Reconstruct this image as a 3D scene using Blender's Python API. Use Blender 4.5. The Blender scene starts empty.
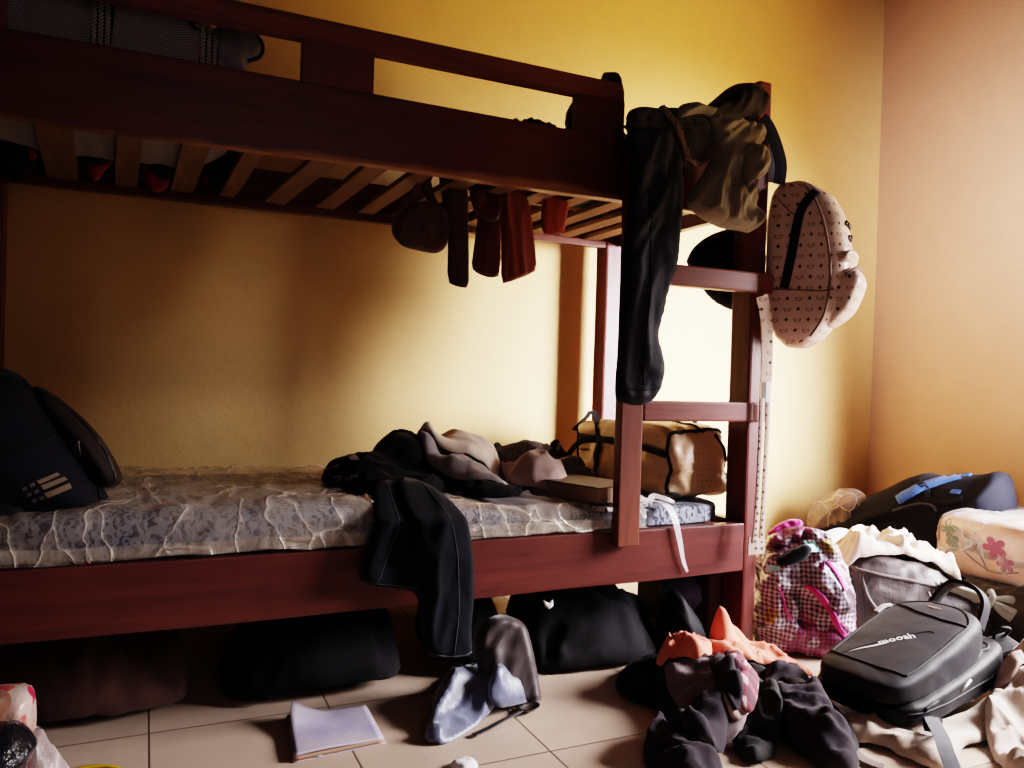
import bpy, bmesh, math, random
import numpy as np
from mathutils import Vector, Matrix, Euler, noise
from mathutils.geometry import delaunay_2d_cdt
SC = bpy.context.scene
COL = SC.collection
R = math.radians

# ------------------------------------------------------------------ objects
def link(name, me, m=None, parent=None, smooth=True):
    o = bpy.data.objects.new(name, me); COL.objects.link(o)
    if m is not None: me.materials.append(m)
    if smooth and len(me.polygons):
        me.polygons.foreach_set('use_smooth', [True]*len(me.polygons))
    if parent is not None: o.parent = parent
    return o
def from_bm(name, bm, m=None, parent=None, smooth=True):
    me = bpy.data.meshes.new(name); bm.to_mesh(me); bm.free()
    return link(name, me, m, parent, smooth)
def pyd(name, vs, fs, m=None, parent=None, smooth=True):
    me = bpy.data.meshes.new(name); me.from_pydata([tuple(map(float, v)) for v in vs], [], [tuple(map(int, f)) for f in fs]); me.update()
    return link(name, me, m, parent, smooth)
def tag(o, label, cat, group=None, kind=None):
    o['label'] = label; o['category'] = cat
    if group: o['group'] = group
    if kind: o['kind'] = kind
    return o
def thing(name, label, cat, loc=(0, 0, 0), rot=(0, 0, 0), group=None):
    o = bpy.data.objects.new(name, None); COL.objects.link(o)
    o.location = loc; o.rotation_euler = rot; o.empty_display_size = .05
    return tag(o, label, cat, group)
def struct(o):
    o['kind'] = 'structure'; return o
def rootify(t):
    """children were built in world coordinates: keep them there under an Empty placed at the base"""
    M = Matrix.LocRotScale(t.location, t.rotation_euler, None).inverted()
    for c in t.children:
        c.matrix_parent_inverse = M
def subsurf(o, n=1):
    s = o.modifiers.new('Subdivision', 'SUBSURF'); s.levels = n; s.render_levels = n
    return o
def solidify(o, t, off=0):
    s = o.modifiers.new('Solidify', 'SOLIDIFY'); s.thickness = t; s.offset = off
    return o

# ------------------------------------------------------------------ shapes
def bm_box(bm, lo, hi, bev=0.0, seg=2):
    vs = bmesh.ops.create_cube(bm, size=1)['verts']
    for v in vs:
        v.co = Vector([lo[i] + (v.co[i] + .5)*(hi[i] - lo[i]) for i in range(3)])
    if bev > 0:
        es = list({e for v in vs for e in v.link_edges})
        bmesh.ops.bevel(bm, geom=es, offset=bev, segments=seg, affect='EDGES', profile=.6)
def box(name, lo, hi, m, parent=None, bev=0.0, seg=2):
    bm = bmesh.new(); bm_box(bm, lo, hi, bev, seg)
    return from_bm(name, bm, m, parent, smooth=False)
def plank(name, lo, hi, m, parent=None, axis=0, n=24, wav=.003, seed=0, bev=.004, low=0.0):
    """a sawn timber with slightly uneven faces; low = waviness of its lower edge"""
    bm = bmesh.new(); bm_box(bm, lo, hi, bev)
    L = hi[axis] - lo[axis]
    for i in range(1, n):
        c = Vector((0, 0, 0)); c[axis] = lo[axis] + L*i/n
        nn = Vector((0, 0, 0)); nn[axis] = 1
        bmesh.ops.bisect_plane(bm, geom=bm.verts[:] + bm.edges[:] + bm.faces[:], plane_co=c, plane_no=nn)
    for v in bm.verts:
        a = v.co[axis]
        for k in range(3):
            if k != axis:
                v.co[k] += wav*noise.noise(Vector((a*2.3 + k*7, seed*3.1, 0)))
        if low and v.co[2] < (lo[2] + hi[2])/2:
            v.co[2] += low*noise.noise(Vector((a*2.0, seed*5.7, 3.3)))
    return from_bm(name, bm, m, parent, smooth=False)
def frame_of(t):
    t = t.normalized(); a = Vector((0, 0, 1)) if abs(t.z) < .9 else Vector((1, 0, 0))
    n = t.cross(a).normalized(); return n, t.cross(n).normalized()
def smooth_path(pts, n=6):
    P = [Vector(p) for p in pts]
    if len(P) < 3 or n <= 1: return P
    out = []
    for i in range(len(P) - 1):
        p0 = P[max(i-1, 0)]; p1 = P[i]; p2 = P[i+1]; p3 = P[min(i+2, len(P)-1)]
        for k in range(n):
            t = k/n
            out.append(.5*((2*p1) + (-p0+p2)*t + (2*p0-5*p1+4*p2-p3)*t*t + (-p0+3*p1-3*p2+p3)*t**3))
    out.append(P[-1]); return out
def bm_tube(bm, pts, r, seg=8, closed=False, n=6, rfun=None):
    P = smooth_path(pts, n); N = len(P); rings = []
    prev = None
    for i, p in enumerate(P):
        if closed: t = P[(i+1) % N] - P[i-1]
        else: t = P[min(i+1, N-1)] - P[max(i-1, 0)]
        if prev is None: a, b = frame_of(t)
        else:
            t = t.normalized(); a = (prev - t*prev.dot(t)).normalized(); b = t.cross(a)
        prev = a
        rr = r if rfun is None else rfun(i/(N-1))*r
        rings.append([bm.verts.new(p + (a*math.cos(2*math.pi*k/seg) + b*math.sin(2*math.pi*k/seg))*rr) for k in range(seg)])
    for i in range(N if closed else N-1):
        A, B = rings[i], rings[(i+1) % N]
        for k in range(seg): bm.faces.new((A[k], A[(k+1) % seg], B[(k+1) % seg], B[k]))
    if not closed:
        bm.faces.new(rings[0][::-1]); bm.faces.new(rings[-1])
def tube(name, pts, r, m, parent=None, seg=8, closed=False, n=6, rfun=None):
    bm = bmesh.new(); bm_tube(bm, pts, r, seg, closed, n, rfun)
    bmesh.ops.recalc_face_normals(bm, faces=bm.faces[:])
    return from_bm(name, bm, m, parent)
def bm_ribbon(bm, pts, w, t, side, n=6, twist=None):
    """flat strap of width w and thickness t along pts; side = direction of its width (one, or one per control point)"""
    P = smooth_path(pts, n); N = len(P)
    S = [Vector(side)]*N if not isinstance(side[0], (tuple, list, Vector)) else smooth_path(side, n)
    rings = []
    for i, p in enumerate(P):
        tg = (P[min(i+1, N-1)] - P[max(i-1, 0)]).normalized()
        s = (S[i] - tg*S[i].dot(tg)).normalized(); nn = tg.cross(s)
        ww = w if not callable(w) else w(i/(N-1))
        rings.append([bm.verts.new(p + s*ww*a*.5 + nn*t*b*.5) for a, b in ((-1, -1), (0, -1.25), (1, -1), (1, 1), (0, 1.25), (-1, 1))])
    for i in range(N-1):
        A, B = rings[i], rings[i+1]
        for k in range(6): bm.faces.new((A[k], A[(k+1) % 6], B[(k+1) % 6], B[k]))
    bm.faces.new(rings[0][::-1]); bm.faces.new(rings[-1])
def ribbon(name, pts, w, t, side, m, parent=None, n=6):
    bm = bmesh.new(); bm_ribbon(bm, pts, w, t, side, n)
    bmesh.ops.recalc_face_normals(bm, faces=bm.faces[:])
    return from_bm(name, bm, m, parent, smooth=False)
def sell(x, y, z, p):
    l = (abs(x)**p + abs(y)**p + abs(z)**p)**(1/p)
    return x/l, y/l, z/l
def soft(name, fn, m, parent=None, n=14, p=4.0, wr=0.0, wf=6.0, seed=0, smooth=True):
    """closed soft body: a cube sphere rounded to exponent p, mapped by fn(x,y,z)->Vector, wrinkled by wr metres"""
    bm = bmesh.new()
    bmesh.ops.create_cube(bm, size=2)
    bmesh.ops.subdivide_edges(bm, edges=bm.edges[:], cuts=n-1, use_grid_fill=True)
    for v in bm.verts:
        c = v.co
        w = Vector(fn(*sell(c.x, c.y, c.z, p)))
        v.co = w
    bm.normal_update()
    if wr:
        off = []
        for v in bm.verts:
            off.append(v.normal*wr*crump(v.co*wf, seed))
        for v, d in zip(bm.verts, off): v.co += d
    bmesh.ops.recalc_face_normals(bm, faces=bm.faces[:])
    return from_bm(name, bm, m, parent, smooth)
def crump(q, seed=0):
    q = q + Vector((seed*3.7, seed*1.3, seed*2.1))
    w = q + .6*Vector((noise.noise(q*1.1), noise.noise(q*1.1 + Vector((9, 2, 4))), noise.noise(q*1.1 + Vector((3, 8, 7)))))
    a = 1 - 2*abs(noise.noise(w)); b = 1 - 2*abs(noise.noise(w*2.1 + Vector((5, 5, 5))))
    return .65*a + .35*b - .35

# ---- flat outlines
def resample(P, s, closed=True):
    P = [np.array(p, float) for p in P]; out = []
    N = len(P)
    for i in range(N if closed else N-1):
        a, b = P[i], P[(i+1) % N]; k = max(1, int(round(np.linalg.norm(b-a)/s)))
        for j in range(k): out.append(a + (b-a)*j/k)
    if not closed: out.append(P[-1])
    return out
def roundout(P, it=2):
    """corner cutting of a closed outline"""
    for _ in range(it):
        Q = []
        for i in range(len(P)):
            a = np.array(P[i], float); b = np.array(P[(i+1) % len(P)], float)
            Q += [a*.78 + b*.22, a*.22 + b*.78]
        P = Q
    return P
def inside(poly, X):
    x, y = X[:, 0], X[:, 1]; c = np.zeros(len(X), bool); N = len(poly)
    for i in range(N):
        x1, y1 = poly[i]; x2, y2 = poly[(i+1) % N]
        if y1 == y2: continue
        k = ((y1 > y) != (y2 > y)) & (x < (x2-x1)*(y-y1)/(y2-y1) + x1)
        c ^= k
    return c
def dist_poly(poly, X):
    d = np.full(len(X), 1e9); N = len(poly)
    for i in range(N):
        a = np.array(poly[i]); b = np.array(poly[(i+1) % N]); ab = b-a; L = ab@ab
        if L < 1e-14: continue
        t = np.clip(((X-a)@ab)/L, 0, 1)
        d = np.minimum(d, np.linalg.norm(X - a - t[:, None]*ab, axis=1))
    return d
def triangulate(poly, s, seed=1):
    """outline -> (points, triangles, number of boundary points)"""
    B = resample(poly, s); Bn = np.array(B); rng = np.random.default_rng(seed)
    lo, hi = Bn.min(0), Bn.max(0); pts = []
    ny = int((hi[1]-lo[1])/(s*.866)) + 2
    for j in range(ny):
        xs = np.arange(lo[0] + (j % 2)*s*.5, hi[0], s); pts.append(np.stack([xs, np.full(len(xs), lo[1] + j*s*.866)], 1))
    G = np.concatenate(pts); G = G + rng.uniform(-.12*s, .12*s, G.shape)
    ok = inside(B, G); G = G[ok]; G = G[dist_poly(B, G) > s*.6]
    V = [Vector(p) for p in B] + [Vector(p) for p in G]; n = len(B)
    r = delaunay_2d_cdt(V, [(i, (i+1) % n) for i in range(n)], [list(range(n))], 1, 1e-5)
    P = np.array([tuple(v) for v in r[0]]); T = [f for f in r[2] if len(f) == 3]
    return P, T, B
def plane_basis(n, up=(0, 0, 1)):
    n = Vector(n).normalized(); u = Vector(up).cross(n)
    if u.length < 1e-3: u = Vector((1, 0, 0))
    u.normalize(); v = n.cross(u); return u, v, n
def foldfun(folds):
    def f(u, v):
        h = 0
        for ang, fa, fl, amp, sd in folds:
            c, s = math.cos(R(ang)), math.sin(R(ang)); al = u*c + v*s; ac = -u*s + v*c
            ac += .04*noise.noise(Vector((u*5, v*5, sd)))
            h += amp*(1 - 2.2*abs(noise.noise(Vector((ac*fa, al*fl, sd*4.7)))))
        return h
    return f
def ridge(u, v, f, ang=None, al=.45, seed=0, rough=.35):
    c, sn = (math.cos(R(ang)), math.sin(R(ang))) if ang is not None else (1, 0)
    k = al if ang is not None else 1
    q = Vector(((u*c+v*sn)*k*f, (-u*sn+v*c)*f, 0)) + Vector((seed*3.71, seed*1.93, seed*.77))
    w = q + .45*Vector((noise.noise(q*.9 + Vector((3, 1, 7))), noise.noise(q*.9 + Vector((8, 5, 2))), 0))
    n1 = noise.noise(w); n2 = noise.noise(w*2.2 + Vector((4, 4, 4))); n3 = noise.noise(w*4.7 + Vector((1, 9, 4)))
    return .62*(1-2.3*abs(n1)) + rough*(1-2.4*abs(n2)) + rough*.35*(1-2.2*abs(n3)), w
def puff(name, pts, m, parent=None, normal=(0, -1, 0), t=.02, edge=.03, folds=(), s=.012, bend=None, rnd=2, seed=1, flat=False, sub=0, up=(0, 0, 1), am=0, fq=9, ang=None, al=.45, rough=.35):
    """a stuffed / folded garment: pts is its outline in space on a plane facing `normal`"""
    u, v, n = plane_basis(normal, up)
    o = sum((Vector(p) for p in pts), Vector())/len(pts)
    poly = [((Vector(p)-o).dot(u), (Vector(p)-o).dot(v)) for p in pts]
    if rnd: poly = roundout(poly, rnd)
    P, T, B = triangulate(poly, s, seed); d = dist_poly(B, P)
    ff = foldfun(folds); vs = []; nP = len(P); back = {}
    def W(i, sgn):
        k = min(d[i]/edge, 1); pr = math.sqrt(max(0, 1-(1-k)**2))
        h = ff(P[i][0], P[i][1])*(.25 + .75*k)
        if am:
            rg, ww = ridge(P[i][0], P[i][1], fq, ang, al, seed, rough); h += am*rg*k
        w = (h + t*.5*pr) if sgn > 0 else ((h*.8 if not flat else 0) - t*.5*pr)
        q = o + u*P[i][0] + v*P[i][1] + n*w
        return bend(q) if bend else q
    for i in range(nP): vs.append(W(i, 1))
    for i in range(nP):
        if d[i] > 1e-5: back[i] = len(vs); vs.append(W(i, -1))
        else: back[i] = i
    fs = [tuple(f) for f in T] + [tuple(back[i] for i in reversed(f)) for f in T]
    fs = [f for f in fs if len(set(f)) == 3]
    ob = pyd(name, vs, fs, m, parent)
    if sub: subsurf(ob, sub)
    return ob
def heap(name, pts, h, m, parent=None, z0=0.0, edge=.06, wr=.015, wf=9, seed=0, s=.010, folds=(), prof=None, rnd=2, top=None, sub=0):
    """a heap of cloth lying on z0: pts outline (x,y[,z]); h height; crumpled by wr"""
    poly = roundout([(p[0], p[1]) for p in pts], rnd) if rnd else [(p[0], p[1]) for p in pts]
    P, T, B = triangulate(poly, s, seed+1); d = dist_poly(B, P); ff = foldfun(folds)
    vs = []; back = {}
    zf = z0 if callable(z0) else (lambda x, y: z0)
    for i in range(len(P)):
        x, y = P[i]; k = min(d[i]/edge, 1); pr = math.sqrt(max(0, 1-(1-k)**2))
        hh = h(x, y) if callable(h) else h
        c = crump(Vector((x*wf, y*wf, seed*1.7)), seed) + .5*crump(Vector((x*wf*2.3, y*wf*2.3, seed*2.9)), seed+3)
        z = hh*pr + (wr*c + ff(x, y))*min(1, k*1.3 + .1*(d[i] > 1e-5))
        sx = wr*.8*noise.noise(Vector((x*wf*1.3, y*wf*1.3, 7.1+seed)))*k; sy = wr*.8*noise.noise(Vector((x*wf*1.3, y*wf*1.3, 17.1+seed)))*k
        vs.append((x+sx, y+sy, zf(x, y) + max(.002, z)))
    for i in range(len(P)):
        if d[i] > 1e-5: back[i] = len(vs); vs.append((P[i][0], P[i][1], zf(*P[i]) + .001))
        else: back[i] = i
    fs = [tuple(f) for f in T] + [tuple(back[i] for i in reversed(f)) for f in T]
    ob = pyd(name, vs, fs, m, parent)
    if sub: subsurf(ob, sub)
    return ob

# ---- cloth: position based dynamics on a triangulated outline
def cloth(name, poly, place, m, parent=None, s=.016, cols=(), pins=None, steps=140, it=14, bend=.25, th=.003, seed=1, rnd=1, damp=.97, fric=.55, g=-9.8, jit=.004, wind=None, sub=1, keep=None, floor=0.004, dt=1/60):
    """poly: the cut of the cloth in metres; place(u,v)->(x,y,z): where it starts; it then falls on the colliders"""
    if rnd: poly = roundout(poly, rnd)
    P, T, B = triangulate(poly, s, seed); rng = np.random.default_rng(seed)
    E = {}
    for f in T:
        for a, b, c in ((f[0], f[1], f[2]), (f[1], f[2], f[0]), (f[2], f[0], f[1])):
            E.setdefault((min(a, b), max(a, b)), []).append(c)
    e = np.array(list(E.keys())); b2 = np.array([c for c in E.values() if len(c) == 2])
    i = np.concatenate([e[:, 0], b2[:, 0]]); j = np.concatenate([e[:, 1], b2[:, 1]])
    L = np.linalg.norm(P[i]-P[j], axis=1); k = np.concatenate([np.ones(len(e)), np.full(len(b2), bend)])
    X = np.array([place(*q) for q in P], float); X += rng.normal(0, jit, X.shape)
    N = len(X); w = np.ones(N)
    if pins is not None:
        for q in range(N):
            if pins(*P[q]): w[q] = 0
    cnt = np.bincount(i, k, N) + np.bincount(j, k, N); relax = 1.6/np.maximum(cnt, 1)
    X0 = X.copy(); V = np.zeros_like(X)
    for st in range(steps):
        V[:, 2] += g*dt*(w > 0); V *= damp
        if wind is not None: V += np.array(wind)*dt*(w > 0)[:, None]
        prev = X.copy(); X = X + V*dt*(w > 0)[:, None]; con = np.zeros(N, bool)
        for _ in range(it):
            D = X[i]-X[j]; l = np.linalg.norm(D, axis=1)+1e-9; ww = w[i]+w[j]+1e-9
            c = (k*(l-L)/l/ww)[:, None]*D
            dx = np.stack([np.bincount(j, c[:, a]*w[j], N) - np.bincount(i, c[:, a]*w[i], N) for a in range(3)], 1)
            X = X + dx*relax[:, None]*(k.mean()*0+1.0)
            X[w == 0] = X0[w == 0]
            con |= collide(X, cols, th, floor)
        V = (X-prev)/dt
        V[con] *= (1-fric)
        sp = np.linalg.norm(V, axis=1); big = sp > 3; V[big] *= (3/sp[big])[:, None]
    ob = pyd(name, X, T, m, parent)
    if th: solidify(ob, th, 0)
    if sub: subsurf(ob, sub)
    return ob
def collide(X, cols, th, floor):
    con = np.zeros(len(X), bool)
    if floor is not None:
        q = X[:, 2] < floor; X[q, 2] = floor; con |= q
    for c in cols:
        if c[0] == 'b':
            lo = np.array(c[1])-th; hi = np.array(c[2])+th
            q = np.all((X > lo) & (X < hi), axis=1)
            if q.any():
                Y = X[q]; d = np.concatenate([Y-lo, hi-Y], 1)
                if len(c) > 3: d[:, [k for k in range(6) if k not in c[3]]] = 9
                f = d.argmin(1)
                for a in range(3):
                    s1 = f == a; Y[s1, a] = lo[a]; s2 = f == a+3; Y[s2, a] = hi[a]
                X[q] = Y; con |= q
        else:
            ce = np.array(c[1]); r = np.array(c[2])+th; Z = X-ce
            if len(c) > 3 and c[3]:
                cs, sn = math.cos(c[3]), math.sin(c[3]); Z = np.stack([Z[:, 0]*cs+Z[:, 1]*sn, -Z[:, 0]*sn+Z[:, 1]*cs, Z[:, 2]], 1)
            Q = Z/r; l = np.linalg.norm(Q, axis=1); q = l < 1
            if q.any():
                Zn = Q[q]/np.maximum(l[q], 1e-3)[:, None]*r
                if len(c) > 3 and c[3]:
                    Zn = np.stack([Zn[:, 0]*cs-Zn[:, 1]*sn, Zn[:, 0]*sn+Zn[:, 1]*cs, Zn[:, 2]], 1)
                X[q] = ce+Zn; con |= q
    return con

# ------------------------------------------------------------------ materials
class NT:
    def __init__(s, name):
        s.m = bpy.data.materials.new(name); s.m.use_nodes = True
        s.t = s.m.node_tree; s.n = s.t.nodes; s.p = s.n['Principled BSDF']
        s.co = None
    def new(s, typ, **kw):
        x = s.n.new(typ)
        for k, v in kw.items():
            if k in x.inputs: 
                try: x.inputs[k].default_value = v
                except Exception: setattr(x, k, v)
            else: setattr(x, k, v)
        return x
    def l(s, a, b): s.t.links.new(a, b)
    def coord(s, scale=(1, 1, 1), rot=(0, 0, 0), loc=(0, 0, 0), out='Object'):
        c = s.new('ShaderNodeTexCoord'); mp = s.new('ShaderNodeMapping')
        mp.inputs['Scale'].default_value = scale; mp.inputs['Rotation'].default_value = rot; mp.inputs['Location'].default_value = loc
        s.l(c.outputs[out], mp.inputs['Vector']); return mp.outputs['Vector']
    def noise(s, vec, scale, detail=4, rough=.6, dist=0):
        x = s.new('ShaderNodeTexNoise'); x.inputs['Scale'].default_value = scale; x.inputs['Detail'].default_value = detail
        x.inputs['Roughness'].default_value = rough; x.inputs['Distortion'].default_value = dist
        s.l(vec, x.inputs['Vector']); return x.outputs['Fac']
    def wave(s, vec, scale, dist=0, detail=2, dirn='X', prof='SIN', typ='BANDS', dscale=1):
        x = s.new('ShaderNodeTexWave', wave_type=typ, wave_profile=prof)
        if typ == 'BANDS': x.bands_direction = dirn
        x.inputs['Scale'].default_value = scale; x.inputs['Distortion'].default_value = dist
        x.inputs['Detail'].default_value = detail; x.inputs['Detail Scale'].default_value = dscale
        s.l(vec, x.inputs['Vector']); return x.outputs['Fac']
    def voro(s, vec, scale, feat='F1', out='Distance', rnd=1):
        x = s.new('ShaderNodeTexVoronoi', feature=feat); x.inputs['Scale'].default_value = scale; x.inputs['Randomness'].default_value = rnd
        s.l(vec, x.inputs['Vector']); return x.outputs[out]
    def ramp(s, fac, stops, interp='LINEAR'):
        x = s.new('ShaderNodeValToRGB'); x.color_ramp.interpolation = interp
        while len(x.color_ramp.elements) > len(stops): x.color_ramp.elements.remove(x.color_ramp.elements[-1])
        while len(x.color_ramp.elements) < len(stops): x.color_ramp.elements.new(1)
        for e, (p, c) in zip(x.color_ramp.elements, stops):
            e.position = p; e.color = (c, c, c, 1) if isinstance(c, (int, float)) else tuple(c) + (1,)
        s.l(fac, x.inputs['Fac']); return x.outputs['Color']
    def mix(s, fac, a, b, mode='MIX'):
        x = s.new('ShaderNodeMix', data_type='RGBA', blend_type=mode)
        for sock, v in ((x.inputs[0], fac), (x.inputs[6], a), (x.inputs[7], b)):
            if isinstance(v, bpy.types.NodeSocket): s.l(v, sock)
            elif isinstance(v, (int, float)): sock.default_value = v if sock is x.inputs[0] else (v, v, v, 1)
            else: sock.default_value = tuple(v) + (1,)
        return x.outputs[2]
    def math(s, op, a, b=None, clamp=False):
        x = s.new('ShaderNodeMath', operation=op); x.use_clamp = clamp
        for k, v in enumerate((a, b)):
            if v is None: continue
            if isinstance(v, bpy.types.NodeSocket): s.l(v, x.inputs[k])
            else: x.inputs[k].default_value = v
        return x.outputs[0]
    def xyz(s, vec):
        x = s.new('ShaderNodeSeparateXYZ'); s.l(vec, x.inputs[0]); return x.outputs
    def col(s, c):
        if isinstance(c, bpy.types.NodeSocket): s.l(c, s.p.inputs['Base Color'])
        else: s.p.inputs['Base Color'].default_value = tuple(c) + (1,)
    def bump(s, h, strength=.3, dist=.003):
        b = s.new('ShaderNodeBump'); b.inputs['Strength'].default_value = strength; b.inputs['Distance'].default_value = dist
        s.l(h, b.inputs['Height']); s.l(b.outputs['Normal'], s.p.inputs['Normal'])
    def set(s, **kw):
        for k, v in kw.items(): s.p.inputs[k.replace('_', ' ')].default_value = v
        return s
def fabric(name, c, c2=None, rough=.85, scale=9, weave=600, bump=.25, sheen=.15, spec=.25, wr=30):
    n = NT(name); v = n.coord(); c2 = c2 or tuple(x*.6 for x in c)
    f = n.noise(v, scale, 5, .65)
    n.col(n.mix(n.ramp(f, [(.3, 0), (.7, 1)]), c2, c))
    h = n.math('ADD', n.math('MULTIPLY', n.noise(v, weave, 1), .35), n.noise(v, wr, 4, .6))
    n.bump(h, bump, .004)
    dark = max(c) < .05
    n.set(Roughness=rough, Sheen_Weight=sheen*(.25 if dark else 1), Sheen_Roughness=.5)
    n.p.inputs['Specular IOR Level'].default_value = spec*(.5 if dark else 1)
    return n.m
def plain(name, c, rough=.5, metal=0, spec=.5, c2=None, scale=20):
    n = NT(name)
    if c2: n.col(n.mix(n.ramp(n.noise(n.coord(), scale), [(.35, 0), (.65, 1)]), c2, c))
    else: n.col(c)
    n.set(Roughness=rough, Metallic=metal); n.p.inputs['Specular IOR Level'].default_value = spec
    return n.m

# ---- things laid onto the surface of another mesh
from mathutils.bvhtree import BVHTree
def bvh(o):
    bpy.context.view_layer.update()
    return BVHTree.FromObject(o, bpy.context.evaluated_depsgraph_get())
def drop(bv, p, d, off=.002, back=.4):
    d = Vector(d).normalized(); h = bv.ray_cast(Vector(p) - d*back, d, back*2.5)
    if h[0] is None:
        q = bv.find_nearest(Vector(p)); return q[0] + q[1]*off
    nn = h[1] if h[1].dot(d) < 0 else -h[1]
    return h[0] + nn*off
def decal(name, bv, C4, d, m, parent=None, nx=6, ny=4, off=.002, bm=None):
    own = bm is None
    if own: bm = bmesh.new()
    a, b, c, e = [Vector(p) for p in C4]; g = []
    for j in range(ny+1):
        row = []
        for i in range(nx+1):
            s, t = i/nx, j/ny
            row.append(bm.verts.new(drop(bv, (a*(1-s)+b*s)*(1-t) + (e*(1-s)+c*s)*t, d, off)))
        g.append(row)
    for j in range(ny):
        for i in range(nx): bm.faces.new((g[j][i], g[j][i+1], g[j+1][i+1], g[j+1][i]))
    if own: return from_bm(name, bm, m, parent)
def seam(name, bv, pts, d, r, m, parent=None, off=.0, n=8, seg=6, closed=False):
    P = smooth_path(pts + ([pts[0]] if closed else []), n)
    Q = [drop(bv, p, d, off) for p in P]
    if closed: Q = Q[:-1]
    return tube(name, Q, r, m, parent, seg, closed, 1)
def strap(name, bv, pts, d, w, m, parent=None, off=.004, t=.003, n=6):
    """a flat strap stitched on a surface"""
    P = smooth_path(pts, n); Q = [drop(bv, p, d, off) for p in P]; dd = Vector(d)
    bm = bmesh.new(); rows = []
    for i, q in enumerate(Q):
        tg = (Q[min(i+1, len(Q)-1)] - Q[max(i-1, 0)]).normalized(); s = tg.cross(dd).normalized()
        rows.append([bm.verts.new(drop(bv, q + s*w*k, d, off)) for k in (-.5, -.17, .17, .5)])
    for i in range(len(rows)-1):
        for k in range(3): bm.faces.new((rows[i][k], rows[i][k+1], rows[i+1][k+1], rows[i+1][k]))
    o = from_bm(name, bm, m, parent); solidify(o, t, 0); return o
def lettering(name, bv, txt, org, ux, uy, h, d, m, parent=None, off=.002):
    cu = bpy.data.curves.new(name, 'FONT'); cu.body = txt; cu.size = 1; cu.resolution_u = 2
    to = bpy.data.objects.new(name, cu); COL.objects.link(to); bpy.context.view_layer.update()
    me = bpy.data.meshes.new_from_object(to.evaluated_get(bpy.context.evaluated_depsgraph_get())); bpy.data.objects.remove(to)
    ux, uy = Vector(ux).normalized()*h, Vector(uy).normalized()*h
    for v in me.vertices: v.co = drop(bv, Vector(org) + ux*v.co.x + uy*v.co.y, d, off)
    return link(name, me, m, parent, False)

# ---- cloth falling on what is already there
class Ground:
    """height map (1 cm cells) of everything a new piece of cloth may land on"""
    def __init__(s, x0, x1, y0, y1, base=0.0, c=.01):
        s.x0, s.y0, s.c = x0, y0, c; s.nx, s.ny = int((x1-x0)/c)+1, int((y1-y0)/c)+1
        s.H = np.full((s.nx, s.ny), base, float)
    def put(s, P):
        i = np.clip(((P[:, 0]-s.x0)/s.c).round().astype(int), 0, s.nx-1); j = np.clip(((P[:, 1]-s.y0)/s.c).round().astype(int), 0, s.ny-1)
        np.maximum.at(s.H, (i, j), P[:, 2])
    def add(s, o, M=None):
        me = o.data; n_ = len(me.vertices); co = np.empty(n_*3); me.vertices.foreach_get('co', co); co = co.reshape(-1, 3)
        if M is not None:
            A = np.array(M); co = co @ A[:3, :3].T + A[:3, 3]
        me.calc_loop_triangles(); t = np.empty(len(me.loop_triangles)*3, int); me.loop_triangles.foreach_get('vertices', t); t = t.reshape(-1, 3)
        a, b, c = co[t[:, 0]], co[t[:, 1]], co[t[:, 2]]
        for u in np.linspace(0, 1, 5):
            for v in np.linspace(0, 1-u, 4): s.put(a*(1-u-v) + b*u + c*v)
        return s
    def blob(s, x, y, z, rx, ry, h, rot=0):
        X = s.x0 + np.arange(s.nx)*s.c; Y = s.y0 + np.arange(s.ny)*s.c; A, B = np.meshgrid(X-x, Y-y, indexing='ij')
        c_, s_ = math.cos(rot), math.sin(rot); U, V = (A*c_+B*s_)/rx, (-A*s_+B*c_)/ry; q = 1-U*U-V*V
        s.H = np.maximum(s.H, np.where(q > 0, z + h*np.sqrt(np.maximum(q, 0)), -9)); return s
    def at(s, X):
        u = np.clip((X[:, 0]-s.x0)/s.c, 0, s.nx-1.001); v = np.clip((X[:, 1]-s.y0)/s.c, 0, s.ny-1.001); i = u.astype(int); j = v.astype(int); f = u-i; g = v-j
        return s.H[i, j]*(1-f)*(1-g) + s.H[i+1, j]*f*(1-g) + s.H[i, j+1]*(1-f)*g + s.H[i+1, j+1]*f*g
def blur(H, k):
    for _ in range(2):
        for ax in (0, 1):
            Q = np.pad(H, [(k, k) if a == ax else (0, 0) for a in (0, 1)], mode='edge'); c = np.cumsum(Q, axis=ax); c = np.insert(c, 0, 0, axis=ax)
            n_ = H.shape[ax]; H = (np.take(c, range(2*k+1, 2*k+1+n_), axis=ax) - np.take(c, range(0, n_), axis=ax))/(2*k+1)
    return H
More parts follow.
